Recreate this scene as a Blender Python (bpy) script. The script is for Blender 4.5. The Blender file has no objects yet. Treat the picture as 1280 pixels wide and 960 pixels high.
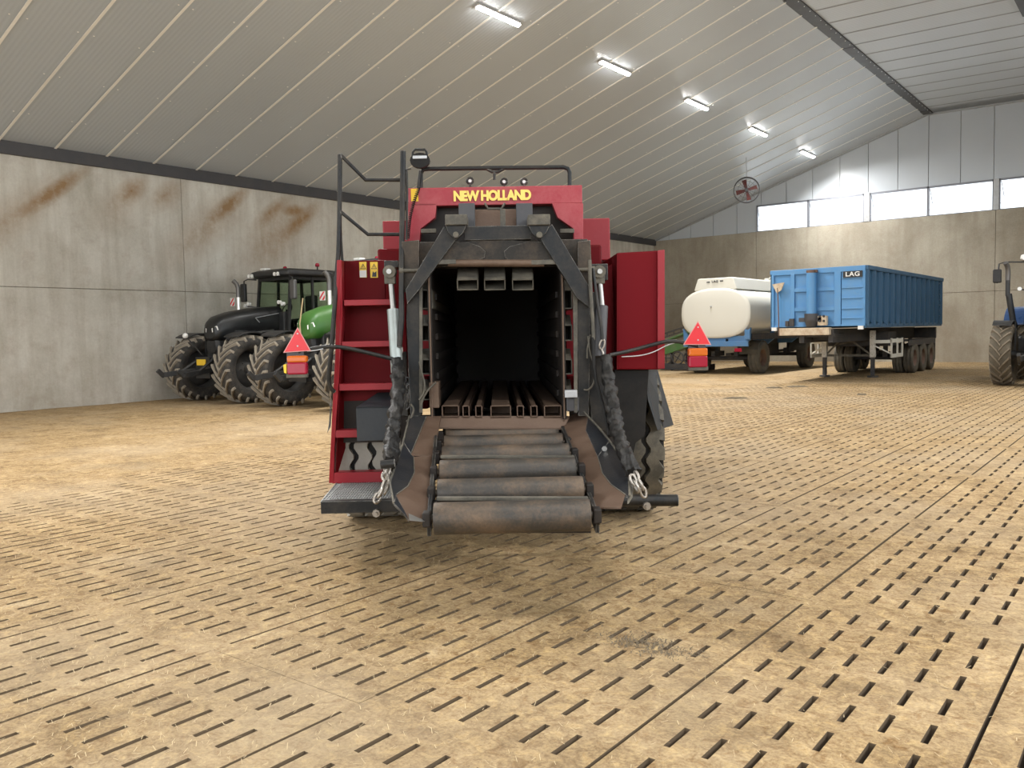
import bpy, math, random
from mathutils import Vector, Matrix, noise
random.seed(7)
PI = math.pi
SC = bpy.context.scene
COL = SC.collection

# ------------------------------------------------------------------ camera
FPX, YAW, PIT, ROL = 1066.34, math.radians(37.9), math.radians(3.4336), math.radians(-1.159)
CAM = Vector((0, 0, 1.6))
FW = Vector((-math.sin(YAW)*math.cos(PIT), math.cos(YAW)*math.cos(PIT), -math.sin(PIT)))
_r = Vector((math.cos(YAW), math.sin(YAW), 0)); _u = _r.cross(FW)
RT = _r*math.cos(ROL) + _u*math.sin(ROL); UP = -_r*math.sin(ROL) + _u*math.cos(ROL)
cd = bpy.data.cameras.new('camera'); cam = bpy.data.objects.new('camera', cd); COL.objects.link(cam)
cd.sensor_fit = 'HORIZONTAL'; cd.sensor_width = 36; cd.lens = FPX/1280*36; cd.clip_start = .05; cd.clip_end = 400
M4 = Matrix((RT, UP, -FW)).transposed().to_4x4(); M4.translation = CAM
cam.matrix_world = M4
SC.camera = cam
SC.view_settings.view_transform = 'Standard'; SC.view_settings.look = 'None'
SC.view_settings.gamma = 1; SC.view_settings.use_curve_mapping = False
SC.view_settings.exposure = -0.82

# ------------------------------------------------------------------ daylight
w = bpy.data.worlds.new('overcast sky'); SC.world = w; w.use_nodes = True
wn = w.node_tree; wn.nodes.clear()
wo = wn.nodes.new('ShaderNodeOutputWorld'); wb = wn.nodes.new('ShaderNodeBackground')
wb.inputs[0].default_value = (.90, .95, 1, 1); wb.inputs[1].default_value = 5
wn.links.new(wb.outputs[0], wo.inputs[0])
def area(name, loc, rot, sx, sy, power, col, portal=False):
    l = bpy.data.lights.new(name, 'AREA'); l.shape = 'RECTANGLE'; l.size = sx; l.size_y = sy; l.energy = power; l.color = col
    if portal: l.cycles.is_portal = True
    o = bpy.data.objects.new(name, l); COL.objects.link(o); o.location = loc; o.rotation_euler = rot
    return o
# daylight falling in through the big open door behind the photographer
area('door_daylight', (-8.5, -7.6, 3.4), (math.radians(90), 0, 0), 24, 6.4, 1150, (1, .98, .955))

area('side_fill', (5.6, 8, 4.6), (math.radians(90), 0, math.radians(90)), 25, 3.0, 1350, (.97, .985, 1))  # unseen fill light added to brighten the left wall and ceiling

# ------------------------------------------------------------------ mesh helper
class MB:
    def __init__(s): s.v = []; s.f = []; s.mi = []; s.sm = []
    def add(s, vs, fs, mi=0, smooth=False):
        n = len(s.v); s.v += [tuple(v) for v in vs]
        for f in fs: s.f.append([i+n for i in f]); s.mi.append(mi); s.sm.append(smooth)
        return s
    def box(s, c, d, M=None, mi=0):
        vs = [Vector(((i & 1)-.5, ((i >> 1) & 1)-.5, (i >> 2)-.5)) for i in range(8)]
        vs = [Vector((v.x*d[0], v.y*d[1], v.z*d[2])) for v in vs]
        if M: vs = [M @ v for v in vs]
        c = Vector(c)
        return s.add([v+c for v in vs], [(0,2,3,1),(4,5,7,6),(0,1,5,4),(2,6,7,3),(0,4,6,2),(1,3,7,5)], mi)
    def bb(s, x0, x1, y0, y1, z0, z1, mi=0):
        return s.box(((x0+x1)/2, (y0+y1)/2, (z0+z1)/2), (abs(x1-x0), abs(y1-y0), abs(z1-z0)), None, mi)
    def beam(s, p, q, w, h, up=(0,0,1), mi=0):
        p, q = Vector(p), Vector(q); d = q-p; L = d.length
        if L < 1e-6: return s
        d.normalize(); up = Vector(up)
        if abs(d.dot(up)) > .98: up = Vector((0,1,0)) if abs(d.y) < .9 else Vector((1,0,0))
        a = d.cross(up).normalized(); b = a.cross(d)
        vs = []
        for t in (p, q):
            for i, j in ((-1,-1),(1,-1),(1,1),(-1,1)): vs.append(t + a*i*w/2 + b*j*h/2)
        return s.add(vs, [(0,1,2,3),(7,6,5,4),(0,4,5,1),(1,5,6,2),(2,6,7,3),(3,7,4,0)], mi)
    def cyl(s, p, q, r, n=16, r2=None, mi=0, cap=True):
        p, q = Vector(p), Vector(q); d = (q-p).normalized(); r2 = r if r2 is None else r2
        a = d.orthogonal().normalized(); b = d.cross(a)
        vs = []
        for t, rr in ((p, r), (q, r2)):
            for i in range(n): an = 2*PI*i/n; vs.append(t + (a*math.cos(an)+b*math.sin(an))*rr)
        s.add(vs, [(i, (i+1) % n, n+(i+1) % n, n+i) for i in range(n)], mi, True)
        if cap: s.add(vs, [list(range(n))[::-1], [n+i for i in range(n)]], mi)
        return s
    def tube(s, pts, r, n=8, mi=0, smooth_path=0):
        pts = [Vector(p) for p in pts]
        for _ in range(smooth_path):
            o = [pts[0]]
            for i in range(len(pts)-1):
                o.append(pts[i]*.75+pts[i+1]*.25); o.append(pts[i]*.25+pts[i+1]*.75)
            o.append(pts[-1]); pts = o
        vs = []; a = None
        for i, p in enumerate(pts):
            t = (pts[min(i+1, len(pts)-1)]-pts[max(i-1, 0)]).normalized()
            a = t.orthogonal().normalized() if a is None else (a - t*a.dot(t)).normalized()
            b = t.cross(a)
            for k in range(n): an = 2*PI*k/n; vs.append(p+(a*math.cos(an)+b*math.sin(an))*r)
        fs = []
        for i in range(len(pts)-1):
            for k in range(n): fs.append((i*n+k, i*n+(k+1) % n, (i+1)*n+(k+1) % n, (i+1)*n+k))
        s.add(vs, fs, mi, True); m = (len(pts)-1)*n
        return s.add(vs, [list(range(n))[::-1], [m+k for k in range(n)]], mi)
    def slab(s, pts, th, mi=0):
        """polygon of 3D points given thickness vector th"""
        pts = [Vector(p) for p in pts]; th = Vector(th); n = len(pts)
        vs = pts+[p+th for p in pts]
        fs = [list(range(n)), [n+i for i in range(n)][::-1]]+[(i, n+i, n+(i+1) % n, (i+1) % n) for i in range(n)]
        return s.add(vs, fs, mi)
    def lathe(s, prof, n=32, M=None, mi=0, closed=False):
        """profile of (radius, x) turned about the local X axis"""
        vs = []
        for r, x in prof:
            for k in range(n):
                an = 2*PI*k/n; v = Vector((x, r*math.cos(an), r*math.sin(an))); vs.append(M @ v if M else v)
        m = len(prof); fs = []
        for i in range(m if closed else m-1):
            j = (i+1) % m
            for k in range(n): fs.append((i*n+k, i*n+(k+1) % n, j*n+(k+1) % n, j*n+k))
        return s.add(vs, fs, mi, True)
    def loft(s, rings, mi=0, cap=True, smooth=True):
        n = len(rings[0]); vs = [p for r in rings for p in r]; fs = []
        for i in range(len(rings)-1):
            for k in range(n): fs.append((i*n+k, i*n+(k+1) % n, (i+1)*n+(k+1) % n, (i+1)*n+k))
        s.add(vs, fs, mi, smooth)
        if cap: s.add(vs, [list(range(n))[::-1], [(len(rings)-1)*n+k for k in range(n)]], mi)
        return s
    def build(s, name, mats, parent=None, bevel=0, fix=True):
        me = bpy.data.meshes.new(name); me.from_pydata(s.v, [], s.f)
        if not isinstance(mats, (list, tuple)): mats = [mats]
        for m in mats: me.materials.append(m)
        me.polygons.foreach_set('material_index', s.mi); me.polygons.foreach_set('use_smooth', s.sm)
        if fix and len(s.f) < 60000:
            import bmesh
            bm = bmesh.new(); bm.from_mesh(me); bmesh.ops.recalc_face_normals(bm, faces=bm.faces); bm.to_mesh(me); bm.free()
        me.update()
        o = bpy.data.objects.new(name, me); COL.objects.link(o)
        if parent: o.parent = parent
        if bevel:
            b = o.modifiers.new('bevel', 'BEVEL'); b.width = bevel; b.segments = 2; b.limit_method = 'ANGLE'; b.angle_limit = math.radians(50)
        return o

def tag(o, label=None, cat=None, group=None, kind=None):
    if label: o['label'] = label
    if cat: o['category'] = cat
    if group: o['group'] = group
    if kind: o['kind'] = kind
    return o
def empty(name, loc=(0,0,0), rz=0, label=None, cat=None, group=None, kind=None):
    o = bpy.data.objects.new(name, None); COL.objects.link(o); o.location = loc; o.rotation_euler = (0,0,rz)
    o.empty_display_size = .3
    return tag(o, label, cat, group, kind)
def dup(o, parent=None, loc=None, rot=None):
    c = o.copy(); COL.objects.link(c); c.parent = parent
    if loc is not None: c.location = loc
    if rot is not None: c.rotation_euler = rot
    for ch in list(o.children): dup(ch, c)
    return c
def text(name, body, size, M, mat, parent=None, extrude=.003, bold=.0, sx=1, space=1):
    cu = bpy.data.curves.new(name, 'FONT'); cu.body = body; cu.size = size; cu.extrude = extrude; cu.offset = bold
    cu.align_x = 'CENTER'; cu.align_y = 'CENTER'; cu.space_character = space
    t = bpy.data.objects.new(name, cu); COL.objects.link(t)
    bpy.context.view_layer.update()
    me = bpy.data.meshes.new_from_object(t.evaluated_get(bpy.context.evaluated_depsgraph_get()))
    bpy.data.objects.remove(t); me.materials.clear(); me.materials.append(mat)
    me.transform(M @ Matrix.Diagonal((sx, 1, 1, 1))); me.name = name
    o = bpy.data.objects.new(name, me); COL.objects.link(o); o.parent = parent
    return o

# ------------------------------------------------------------------ materials
def newmat(name):
    m = bpy.data.materials.new(name); m.use_nodes = True; nt = m.node_tree
    return m, nt, nt.nodes['Principled BSDF']
def N(nt, t, **kw):
    n = nt.nodes.new(t)
    for k, v in kw.items(): setattr(n, k, v)
    return n
def noi(nt, vec, scale, detail=4, rough=.55, dist=0):
    n = N(nt, 'ShaderNodeTexNoise'); n.inputs['Scale'].default_value = scale; n.inputs['Detail'].default_value = detail
    n.inputs['Roughness'].default_value = rough; n.inputs['Distortion'].default_value = dist
    nt.links.new(vec, n.inputs['Vector']); return n.outputs['Fac']
def ramp(nt, fac, stops):
    r = N(nt, 'ShaderNodeValToRGB'); nt.links.new(fac, r.inputs[0]); e = r.color_ramp.elements
    e[0].position, e[0].color = stops[0][0], (*stops[0][1], 1); e[1].position, e[1].color = stops[-1][0], (*stops[-1][1], 1)
    for p, c in stops[1:-1]: x = e.new(p); x.color = (*c, 1)
    return r.outputs[0]
def mix(nt, fac, a, b, mode='MIX'):
    m = N(nt, 'ShaderNodeMix', data_type='RGBA', blend_type=mode)
    for s_, v in ((0, fac), (6, a), (7, b)):
        if isinstance(v, (int, float)): m.inputs[s_].default_value = v
        elif isinstance(v, tuple): m.inputs[s_].default_value = (*v, 1)
        else: nt.links.new(v, m.inputs[s_])
    return m.outputs[2]
def mth(nt, op, a, b=None, c=None, clamp=False):
    m = N(nt, 'ShaderNodeMath', operation=op); m.use_clamp = clamp
    for i, v in enumerate((a, b, c)):
        if v is None: continue
        if isinstance(v, (int, float)): m.inputs[i].default_value = v
        else: nt.links.new(v, m.inputs[i])
    return m.outputs[0]
def bump(nt, b, h, strength=.3, dist=.01):
    n = N(nt, 'ShaderNodeBump'); n.inputs['Strength'].default_value = strength; n.inputs['Distance'].default_value = dist
    nt.links.new(h, n.inputs['Height']); nt.links.new(n.outputs[0], b.inputs['Normal'])
def objco(nt): return N(nt, 'ShaderNodeTexCoord').outputs['Object']
def pos(nt): return N(nt, 'ShaderNodeNewGeometry').outputs['Position']
def paint(name, col, rough=.45, metal=0, dirt=None, amt=.5, scale=5, fine=40, bmp=.1, chips=None, spec=.5):
    """painted or bare metal: base colour with dust patches, grain and optional chips"""
    m, nt, b = newmat(name); co = objco(nt)
    dirt = dirt or (.28, .23, .16)
    n1 = noi(nt, co, scale, 6, .65); n2 = noi(nt, co, fine, 3, .6)
    f = mth(nt, 'MULTIPLY_ADD', n1, 2.6, -1.05, True)
    f = mth(nt, 'MULTIPLY', f, amt)
    f = mth(nt, 'MULTIPLY_ADD', mth(nt, 'SUBTRACT', n2, .5), amt*.6, f, True)
    c = mix(nt, f, col, dirt)
    if chips:
        cf = mth(nt, 'GREATER_THAN', noi(nt, co, scale*4, 5, .7), chips[1]); c = mix(nt, cf, c, chips[0])
    nt.links.new(c, b.inputs['Base Color'])
    b.inputs['Metallic'].default_value = metal
    r = mth(nt, 'MULTIPLY_ADD', n1, .35, rough-.15, True); nt.links.new(r, b.inputs['Roughness'])
    b.inputs['Specular IOR Level'].default_value = spec
    if bmp: bump(nt, b, n2, bmp, .01)
    return m
def worn(name, col, rough=.45, metal=.1, dirt=(.13,.11,.085), amt=.5, scale=4, edge=(.42,.40,.36), rad=.008):
    """dark paint rubbed bright along its edges"""
    m = paint(name, col, rough, metal, dirt, amt, scale, 50, .12); nt = m.node_tree; b = nt.nodes['Principled BSDF']
    b.inputs['Specular IOR Level'].default_value = .3
    src = b.inputs['Base Color'].links[0].from_socket
    bv = N(nt, 'ShaderNodeBevel'); bv.samples = 4; bv.inputs['Radius'].default_value = rad
    ge = N(nt, 'ShaderNodeNewGeometry'); vm = N(nt, 'ShaderNodeVectorMath', operation='DOT_PRODUCT')
    nt.links.new(bv.outputs[0], vm.inputs[0]); nt.links.new(ge.outputs['Normal'], vm.inputs[1])
    e = mth(nt, 'MULTIPLY', mth(nt, 'SUBTRACT', .985, vm.outputs['Value']), 9, None, True)
    e = mth(nt, 'MULTIPLY', e, ramp(nt, noi(nt, objco(nt), 9, 4, .7), [(.38, (0,0,0)), (.6, (1,1,1))]), None, True)
    nt.links.new(mix(nt, mth(nt, 'MULTIPLY', e, .8), src, edge), b.inputs['Base Color'])
    return m
def plain(name, col, rough=.5, metal=0, emit=0):
    m, nt, b = newmat(name); b.inputs['Base Color'].default_value = (*col, 1)
    b.inputs['Roughness'].default_value = rough; b.inputs['Metallic'].default_value = metal
    if emit: b.inputs['Emission Color'].default_value = (*col, 1); b.inputs['Emission Strength'].default_value = emit
    return m

def concrete_wall_mat(name, stains=(), base=((.46,.445,.39), (.60,.585,.535), (.68,.675,.62)), darkened=True):
    m, nt, b = newmat(name); p = pos(nt)
    big = noi(nt, p, .45, 7, .62, .4)
    mp = N(nt, 'ShaderNodeMapping'); mp.inputs['Scale'].default_value = (3.2, 3.2, .35); nt.links.new(p, mp.inputs[0])
    streak = noi(nt, mp.outputs[0], 1.0, 5, .6)
    fine = noi(nt, p, 18, 5, .7)
    c = ramp(nt, big, [(.3, base[0]), (.5, base[1]), (.7, base[2])])
    c = mix(nt, mth(nt, 'MULTIPLY', ramp(nt, streak, [(.42, (0,0,0)), (.62, (1,1,1))]), .28), c, (.27,.235,.175))
    c = mix(nt, mth(nt, 'MULTIPLY', ramp(nt, noi(nt, p, 2.3, 6, .7), [(.52, (0,0,0)), (.68, (1,1,1))]), .22), c, (.30,.22,.165))
    c = mix(nt, .35, c, ramp(nt, fine, [(.3, (.2,.19,.16)), (.7, (.58,.55,.5))]), 'SOFT_LIGHT')
    sep = N(nt, 'ShaderNodeSeparateXYZ'); nt.links.new(p, sep.inputs[0])
    if darkened:   # patchy browner tone towards the foot of the wall
        lo = mth(nt, 'MULTIPLY_ADD', sep.outputs[2], -.30, 1.0, True)
        lo = mth(nt, 'MULTIPLY', lo, ramp(nt, noi(nt, p, 1.1, 6, .7), [(.35, (.1,.1,.1)), (.65, (1,1,1))]))
        c = mix(nt, mth(nt, 'MULTIPLY', lo, .45), c, (.25,.19,.13))
    for (yy, zz, ang, ln, wd, st) in stains:
        dy = mth(nt, 'SUBTRACT', sep.outputs[1], yy); dz = mth(nt, 'SUBTRACT', sep.outputs[2], zz)
        ca, sa = math.cos(ang), math.sin(ang)
        u = mth(nt, 'MULTIPLY_ADD', dy, ca/ln, mth(nt, 'MULTIPLY', dz, sa/ln))
        v = mth(nt, 'MULTIPLY_ADD', dy, -sa/wd, mth(nt, 'MULTIPLY', dz, ca/wd))
        r2 = mth(nt, 'ADD', mth(nt, 'MULTIPLY', u, u), mth(nt, 'MULTIPLY', v, v))
        g = mth(nt, 'SUBTRACT', 1, mth(nt, 'SQRT', r2), None, True)
        g = mth(nt, 'MULTIPLY', mth(nt, 'MULTIPLY', g, ramp(nt, noi(nt, p, 5, 6, .75), [(.3, (.45,.45,.45)), (.62, (1,1,1))])), st, None, True)
        c = mix(nt, g, c, (.30,.19,.095))
    nt.links.new(c, b.inputs['Base Color']); b.inputs['Roughness'].default_value = .8
    bump(nt, b, fine, .25, .01)
    return m

def floor_mat(name, warm=1.0):
    m, nt, b = newmat(name); p = pos(nt)
    n1 = noi(nt, p, .35, 6, .6); n2 = noi(nt, p, 2.2, 8, .68, .6); n3 = noi(nt, p, 14, 6, .75, .8); n4 = noi(nt, p, 60, 4, .7)
    c = ramp(nt, n2, [(.30, (.20,.136,.068)), (.45, (.305,.213,.110)), (.60, (.38,.272,.148)), (.75, (.46,.35,.212))])
    c = mix(nt, .8, c, ramp(nt, n3, [(.34, (.16,.11,.06)), (.5, (.5,.5,.5)), (.66, (.90,.84,.70))]), 'SOFT_LIGHT')
    c = mix(nt, .5, c, ramp(nt, n4, [(.36, (.2,.16,.11)), (.5, (.5,.5,.5)), (.64, (.85,.8,.7))]), 'SOFT_LIGHT')
    c = mix(nt, mth(nt, 'MULTIPLY', ramp(nt, n1, [(.45, (0,0,0)), (.62, (1,1,1))]), .35), c, (.42,.34,.235))
    c = mix(nt, mth(nt, 'MULTIPLY', ramp(nt, noi(nt, p, .8, 5, .6), [(.55, (0,0,0)), (.72, (1,1,1))]), .35), c, (.26,.21,.14))
    nt.links.new(c, b.inputs['Base Color']); b.inputs['Roughness'].default_value = .85; b.inputs['Specular IOR Level'].default_value = .25
    h = mth(nt, 'MULTIPLY_ADD', n3, .8, mth(nt, 'MULTIPLY', n4, .25))
    bump(nt, b, h, .6, .02)
    return m

def roof_mat(name, col, axis_u, ribs=True):
    m, nt, b = newmat(name); p = pos(nt)
    n1 = noi(nt, p, .5, 4, .5)
    c = mix(nt, n1, tuple(x*.93 for x in col), tuple(min(1, x*1.06) for x in col))
    nt.links.new(c, b.inputs['Base Color']); b.inputs['Roughness'].default_value = .30; b.inputs['Metallic'].default_value = .0
    b.inputs['Specular IOR Level'].default_value = .55
    if ribs:
        sep = N(nt, 'ShaderNodeSeparateXYZ'); nt.links.new(p, sep.inputs[0])
        s_ = mth(nt, 'SINE', mth(nt, 'MULTIPLY', sep.outputs[axis_u], 2*PI/.10))
        bump(nt, b, s_, .35, .004)
    return m

M_ = {}
M_['floor'] = floor_mat('dusty slatted concrete')
M_['slot'] = plain('damp slot sides', (.13,.09,.052), .9)  # slot walls darker than the slab tops, recess shade put into their colour
M_['pit'] = plain('slurry pit dark', (.035,.023,.013), .9)
yz = lambda y, z, a, l, w_, s: (y, z, a, l, w_, s)
DI = math.radians(38)
M_['wallL'] = concrete_wall_mat('left precast concrete', [
    (9.65, 5.20, DI, 1.35, .24, 1.5), (8.4, 4.3, DI, 2.4, .55, .6),
    (11.6, 5.45, DI, .7, .34, 1.15), (11.2, 4.95, DI, 1.1, .6, .4), (12.55, 5.45, DI, .75, .38, .8),
    (14.45, 5.38, DI, 1.1, .28, 1.5), (13.7, 4.6, DI, 2.1, .75, .65),
    (15.95, 5.35, DI, 1.0, .28, 1.1), (16.75, 5.45, .1, .55, .22, 1.5), (16.95, 5.15, DI, 1.2, .30, 1.4), (15.9, 4.5, DI, 2.4, .95, .65)])
M_['wallB'] = concrete_wall_mat('back precast concrete', base=((.29,.26,.205), (.40,.365,.30), (.49,.46,.385)))
M_['roof'] = roof_mat('roof sandwich panel', (.46,.505,.545), 1)
M_['roofR'] = roof_mat('flat roof sandwich panel', (.50,.54,.575), 1)
M_['lip'] = plain('pale panel joint', (.86,.85,.80), .45)
M_['clad'] = roof_mat('white gable cladding', (.55,.59,.63), 0, False)
M_['steel_dark'] = paint('dark grey steel trim', (.055,.055,.06), .5, .2, (.12,.11,.10), .4, 2)
M_['galv'] = paint('galvanised steel', (.48,.49,.50), .4, .6, (.3,.29,.27), .4, 8)
M_['alu'] = plain('grey window frame', (.25,.26,.29), .45, .3)
M_['led'] = plain('led diffuser', (1,.98,.95), .5, 0, 80)
M_['lampbody'] = plain('lamp housing', (.5,.49,.47), .5)
M_['screw'] = plain('screw head', (.95,.94,.9), .35, 0)
mg, ntg, bg = newmat('window polycarbonate')
bg.inputs['Base Color'].default_value = (.95,.98,1,1); bg.inputs['Roughness'].default_value = .35; bg.inputs['Transmission Weight'].default_value = 1; bg.inputs['IOR'].default_value = 1.05
M_['pane'] = mg

# ================================================================== THE BUILDING
XL, YB, XR, YF = -21.33, 39.6, 5.0, -8.0
ZE, XRG, ZR = 6.2, -8.42, 10.42          # eave height, ridge x, ridge height
SL = (ZR-ZE)/(XRG-XL)
ZRR = ZR-.012*(XR-XRG)
def zroof(x): return ZE+SL*(x-XL) if x < XRG else ZR-.012*(x-XRG)

# ---- floor: slatted concrete elements, each a slab with 48 real slots over a pit
SW, SLN, SX0, SY0 = 1.107, 2.502, -.567, 2.44
def slab_mesh():
    mb = MB(); g = .009; T = -.13
    xs = [0, g]
    for i in range(6):
        c = .5535+.157*(i-2.5); xs += [c-.014, c+.014]
    xs += [SW-g, SW]
    ys = [0, .10]
    for j in range(8): ys += [.128+.296*j, .128+.296*j+.183]
    ys += [SLN-.10, SLN]
    ys = sorted(set(round(v, 4) for v in ys))
    nx, ny = len(xs)-1, len(ys)-1
    def hole(i, j):
        if i < 0 or j < 0 or i >= nx or j >= ny: return False
        ym = (ys[j]+ys[j+1])/2; xm = (xs[i]+xs[i+1])/2
        if i in (0, nx-1): return .10 < ym < SLN-.10
        inx = any(abs(xm-(.5535+.157*(k-2.5))) < .012 for k in range(6))
        iny = any(.128+.296*k < ym < .128+.296*k+.183 for k in range(8))
        return inx and iny
    V = {}
    def vid(i, j, z):
        if (i, j, z) not in V: V[(i, j, z)] = len(mb.v); mb.v.append((xs[i], ys[j], z))
        return V[(i, j, z)]
    def face(*a): mb.f.append(list(a)); mb.mi.append(0 if len(set(q[1] for q in [(i, mb.v[i][2]) for i in a])) == 1 else 1); mb.sm.append(False)
    for i in range(nx):
        for j in range(ny):
            h = hole(i, j)
            if not h: face(vid(i, j, 0), vid(i+1, j, 0), vid(i+1, j+1, 0), vid(i, j+1, 0)); continue
            if i > 0 and not hole(i-1, j): face(vid(i, j, 0), vid(i, j+1, 0), vid(i, j+1, T), vid(i, j, T))
            if i < nx-1 and not hole(i+1, j): face(vid(i+1, j+1, 0), vid(i+1, j, 0), vid(i+1, j, T), vid(i+1, j+1, T))
            if not hole(i, j-1): face(vid(i+1, j, 0), vid(i, j, 0), vid(i, j, T), vid(i+1, j, T))
            if not hole(i, j+1): face(vid(i, j+1, 0), vid(i+1, j+1, 0), vid(i+1, j+1, T), vid(i, j+1, T))
    return mb
pit = MB(); pit.bb(XL-.3, XR+.3, YF-.3, YB+.3, -1.0, -.9)
floor = pit.build('floor', M_['pit']); tag(floor, kind='structure')
smb = slab_mesh()
s0 = smb.build('concrete_slab', [M_['floor'], M_['slot']], floor, fix=False)
cells = []
for k in range(-19, 6):
    for r in range(-5, 15):
        x, y = SX0+SW*k-SW, SY0+SLN*r
        if x > XR or x+SW < XL: continue
        c = Vector((x+SW/2, y+SLN/2, 0))-CAM
        z = c.dot(FW); vis = z > .5 and abs(c.dot(RT)/z) < .72 and (c.dot(UP)/z) > -.62
        cells.append((0 if vis else 1, c.length, x, y))
cells.sort(); rest = MB()
for i, (nv, d, x, y) in enumerate(cells):
    if i < 300 and not nv:
        o = s0 if i == 0 else s0.copy()
        if i: COL.objects.link(o); o.parent = floor
        o.location = (x, y, random.uniform(-.0015, .0015))
    else:
        rest.add([(v[0]+x, v[1]+y, v[2]) for v in smb.v], smb.f); rest.mi[-len(smb.f):] = smb.mi
tag(rest.build('concrete_slabs', [M_['floor'], M_['slot']], floor, fix=False), kind='stuff')

# ---- trodden dust and chaff lying over the slats, thick enough to fill slots towards the left wall
def sstep(a, b, x): t = max(0, min(1, (x-a)/(b-a))); return t*t*(3-2*t)
def dust_h(x, y):
    n = noise.noise(Vector((x*.9, y*.9, 0)))*.5+noise.noise(Vector((x*3.1, y*3.1, 3)))*.35+noise.noise(Vector((x*9, y*9, 7)))*.25
    cover = sstep(-6.5, -11.5, x-.12*y*0)*(1-.6*sstep(26, 36, y)) 
    near = .25*sstep(-1.5, -6, x)*sstep(9, 4, y)
    far = .25*sstep(16, 30, y)
    return -.0185+.014*n+.0225*min(1.1, cover+near+far)
dm = MB(); st = .085; nx = int((XR-XL-.02)/st); ny = int((YB-.02+.6)/st); idx = {}
hs = [[0]*(ny+1) for _ in range(nx+1)]
for i in range(nx+1):
    for j in range(ny+1): hs[i][j] = dust_h(XL+.01+i*st, -.6+j*st)
def dv(i, j):
    if (i, j) not in idx: idx[(i, j)] = len(dm.v); dm.v.append((XL+.01+i*st, -.6+j*st, hs[i][j]))
    return idx[(i, j)]
for i in range(nx):
    for j in range(ny):
        if max(hs[i][j], hs[i+1][j], hs[i][j+1], hs[i+1][j+1]) > 0:
            dm.f.append([dv(i, j), dv(i+1, j), dv(i+1, j+1), dv(i, j+1)]); dm.mi.append(0); dm.sm.append(True)
tag(dm.build('dust_layer', M_['floor'], None, fix=False), 'thin tan layer of trodden dust and chaff over the slatted floor', 'dust', kind='stuff')
# straw bits
M_['straw'] = paint('dry straw', (.62,.49,.29), .7, 0, (.42,.31,.17), .8, 3)
M_['dung'] = paint('dark litter', (.13,.10,.065), .9, 0, (.2,.16,.1), .7, 8)
def bits(n, fx, ln, wd, zz=.004):
    mb = MB()
    for _ in range(n):
        x, y = fx(); a = random.uniform(0, PI); l = random.uniform(*ln)/2; w_ = random.uniform(*wd)/2
        t = random.uniform(-.004, .012); ca, sa = math.cos(a), math.sin(a); z = zz+max(0, dust_h(x, y))
        p = [(-l,-w_), (l,-w_), (l,w_), (-l,w_)]
        mb.add([(x+u*ca-v*sa, y+u*sa+v*ca, z+(t if u > 0 else 0)) for u, v in p], [(0,1,2,3)])
    return mb
def fx_near():
    while True:
        r = 1.6+10*random.random()**1.3; a = YAW+random.uniform(-.62, .62)
        x, y = -r*math.sin(a), r*math.cos(a)
        if random.random() < .07+.93*sstep(-1, -6, x): return x, y
tag(bits(14000, fx_near, (.008, .035), (.001, .0028)).build('straw_litter', M_['straw'], None, fix=False), 'short broken straw strewn over the slatted floor', 'straw', kind='stuff')
def fx_p(cx, cy, sx, sy):
    return lambda: (random.gauss(cx, sx), random.gauss(cy, sy))
pm = bits(520, fx_p(-2.08, 3.75, .13, .06), (.004, .02), (.002, .007), .003)
tag(pm.build('dark_litter', M_['dung'], None, fix=False), 'small dark patch of litter on the slats right of the nearest rollers', 'litter', kind='stuff')

# ---- drain covers / dark lumps further back
def clod(x, y, sx, sy, a, label):
    mb = MB(); n = 14; ring = [];
    for k in range(n):
        t = 2*PI*k/n; r = 1+.25*random.uniform(-1, 1)
        u, v = sx*r*math.cos(t), sy*r*math.sin(t)
        ring.append((x+u*math.cos(a)-v*math.sin(a), y+u*math.sin(a)+v*math.cos(a)))
    vs = [(p[0], p[1], .001) for p in ring]+[(x+(p[0]-x)*.6, y+(p[1]-y)*.6, .035) for p in ring]
    mb.add(vs, [(i, (i+1) % n, n+(i+1) % n, n+i) for i in range(n)]+[[n+i for i in range(n)]])
    tag(mb.build('dirt_clod', M_['dung']), label, 'dirt', 'dark clods on the floor before the trailers')
clod(-8.0, 22.6, .30, .12, .6, 'long dark clod of dirt on the floor before the white tank')
clod(-8.35, 22.0, .22, .07, .4, 'thin dark smear of dirt just in front of the longer clod')
clod(-5.7, 20.5, .13, .10, 0, 'small black clod of dirt on the floor before the blue trailer')
clod(-7.9, 18.4, .30, .08, .5, 'faint low clod of dirt nearest the red baler side box')

# ---- concrete walls built of precast panels with recessed joints
def cwall(name, panels, back, mat, jm):
    w_ = back.build(name, jm); tag(w_, kind='structure')
    for (a, b_) in panels:
        mb = MB(); mb.bb(a[0], b_[0], a[1], b_[1], a[2], b_[2]); mb.build('concrete_panel', mat, w_, bevel=.012)
    return w_
M_['joint'] = plain('dark sealed joint', (.15,.13,.10), .9)
g = .006
ysm = [-8, -3, 5, 13, 21, 29, 37, 39.62]
pl = []
for a, b_ in zip(ysm, ysm[1:]):
    for z0, z1 in ((-.14, 2.9), (2.9, 6.0)): pl.append(((XL-.2, a+g, z0+g), (XL, b_-g, z1-g)))
cwall('wall_left', pl, MB().bb(XL-.4, XL-.025, YF, YB+.3, -.2, 6.2), M_['wallL'], M_['joint'])
xsm = [XL, -15.9, -5.85, 4.2, XR]
pl = []
for a, b_ in zip(xsm, xsm[1:]):
    for z0, z1 in ((-.14, 2.9), (2.9, 6.17)): pl.append(((a+g, YB, z0+g), (b_-g, YB+.2, z1-g)))
cwall('wall_back', pl, MB().bb(XL-.3, XR+.3, YB+.025, YB+.4, -.2, 6.16), M_['wallB'], M_['joint'])
pl = []
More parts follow.
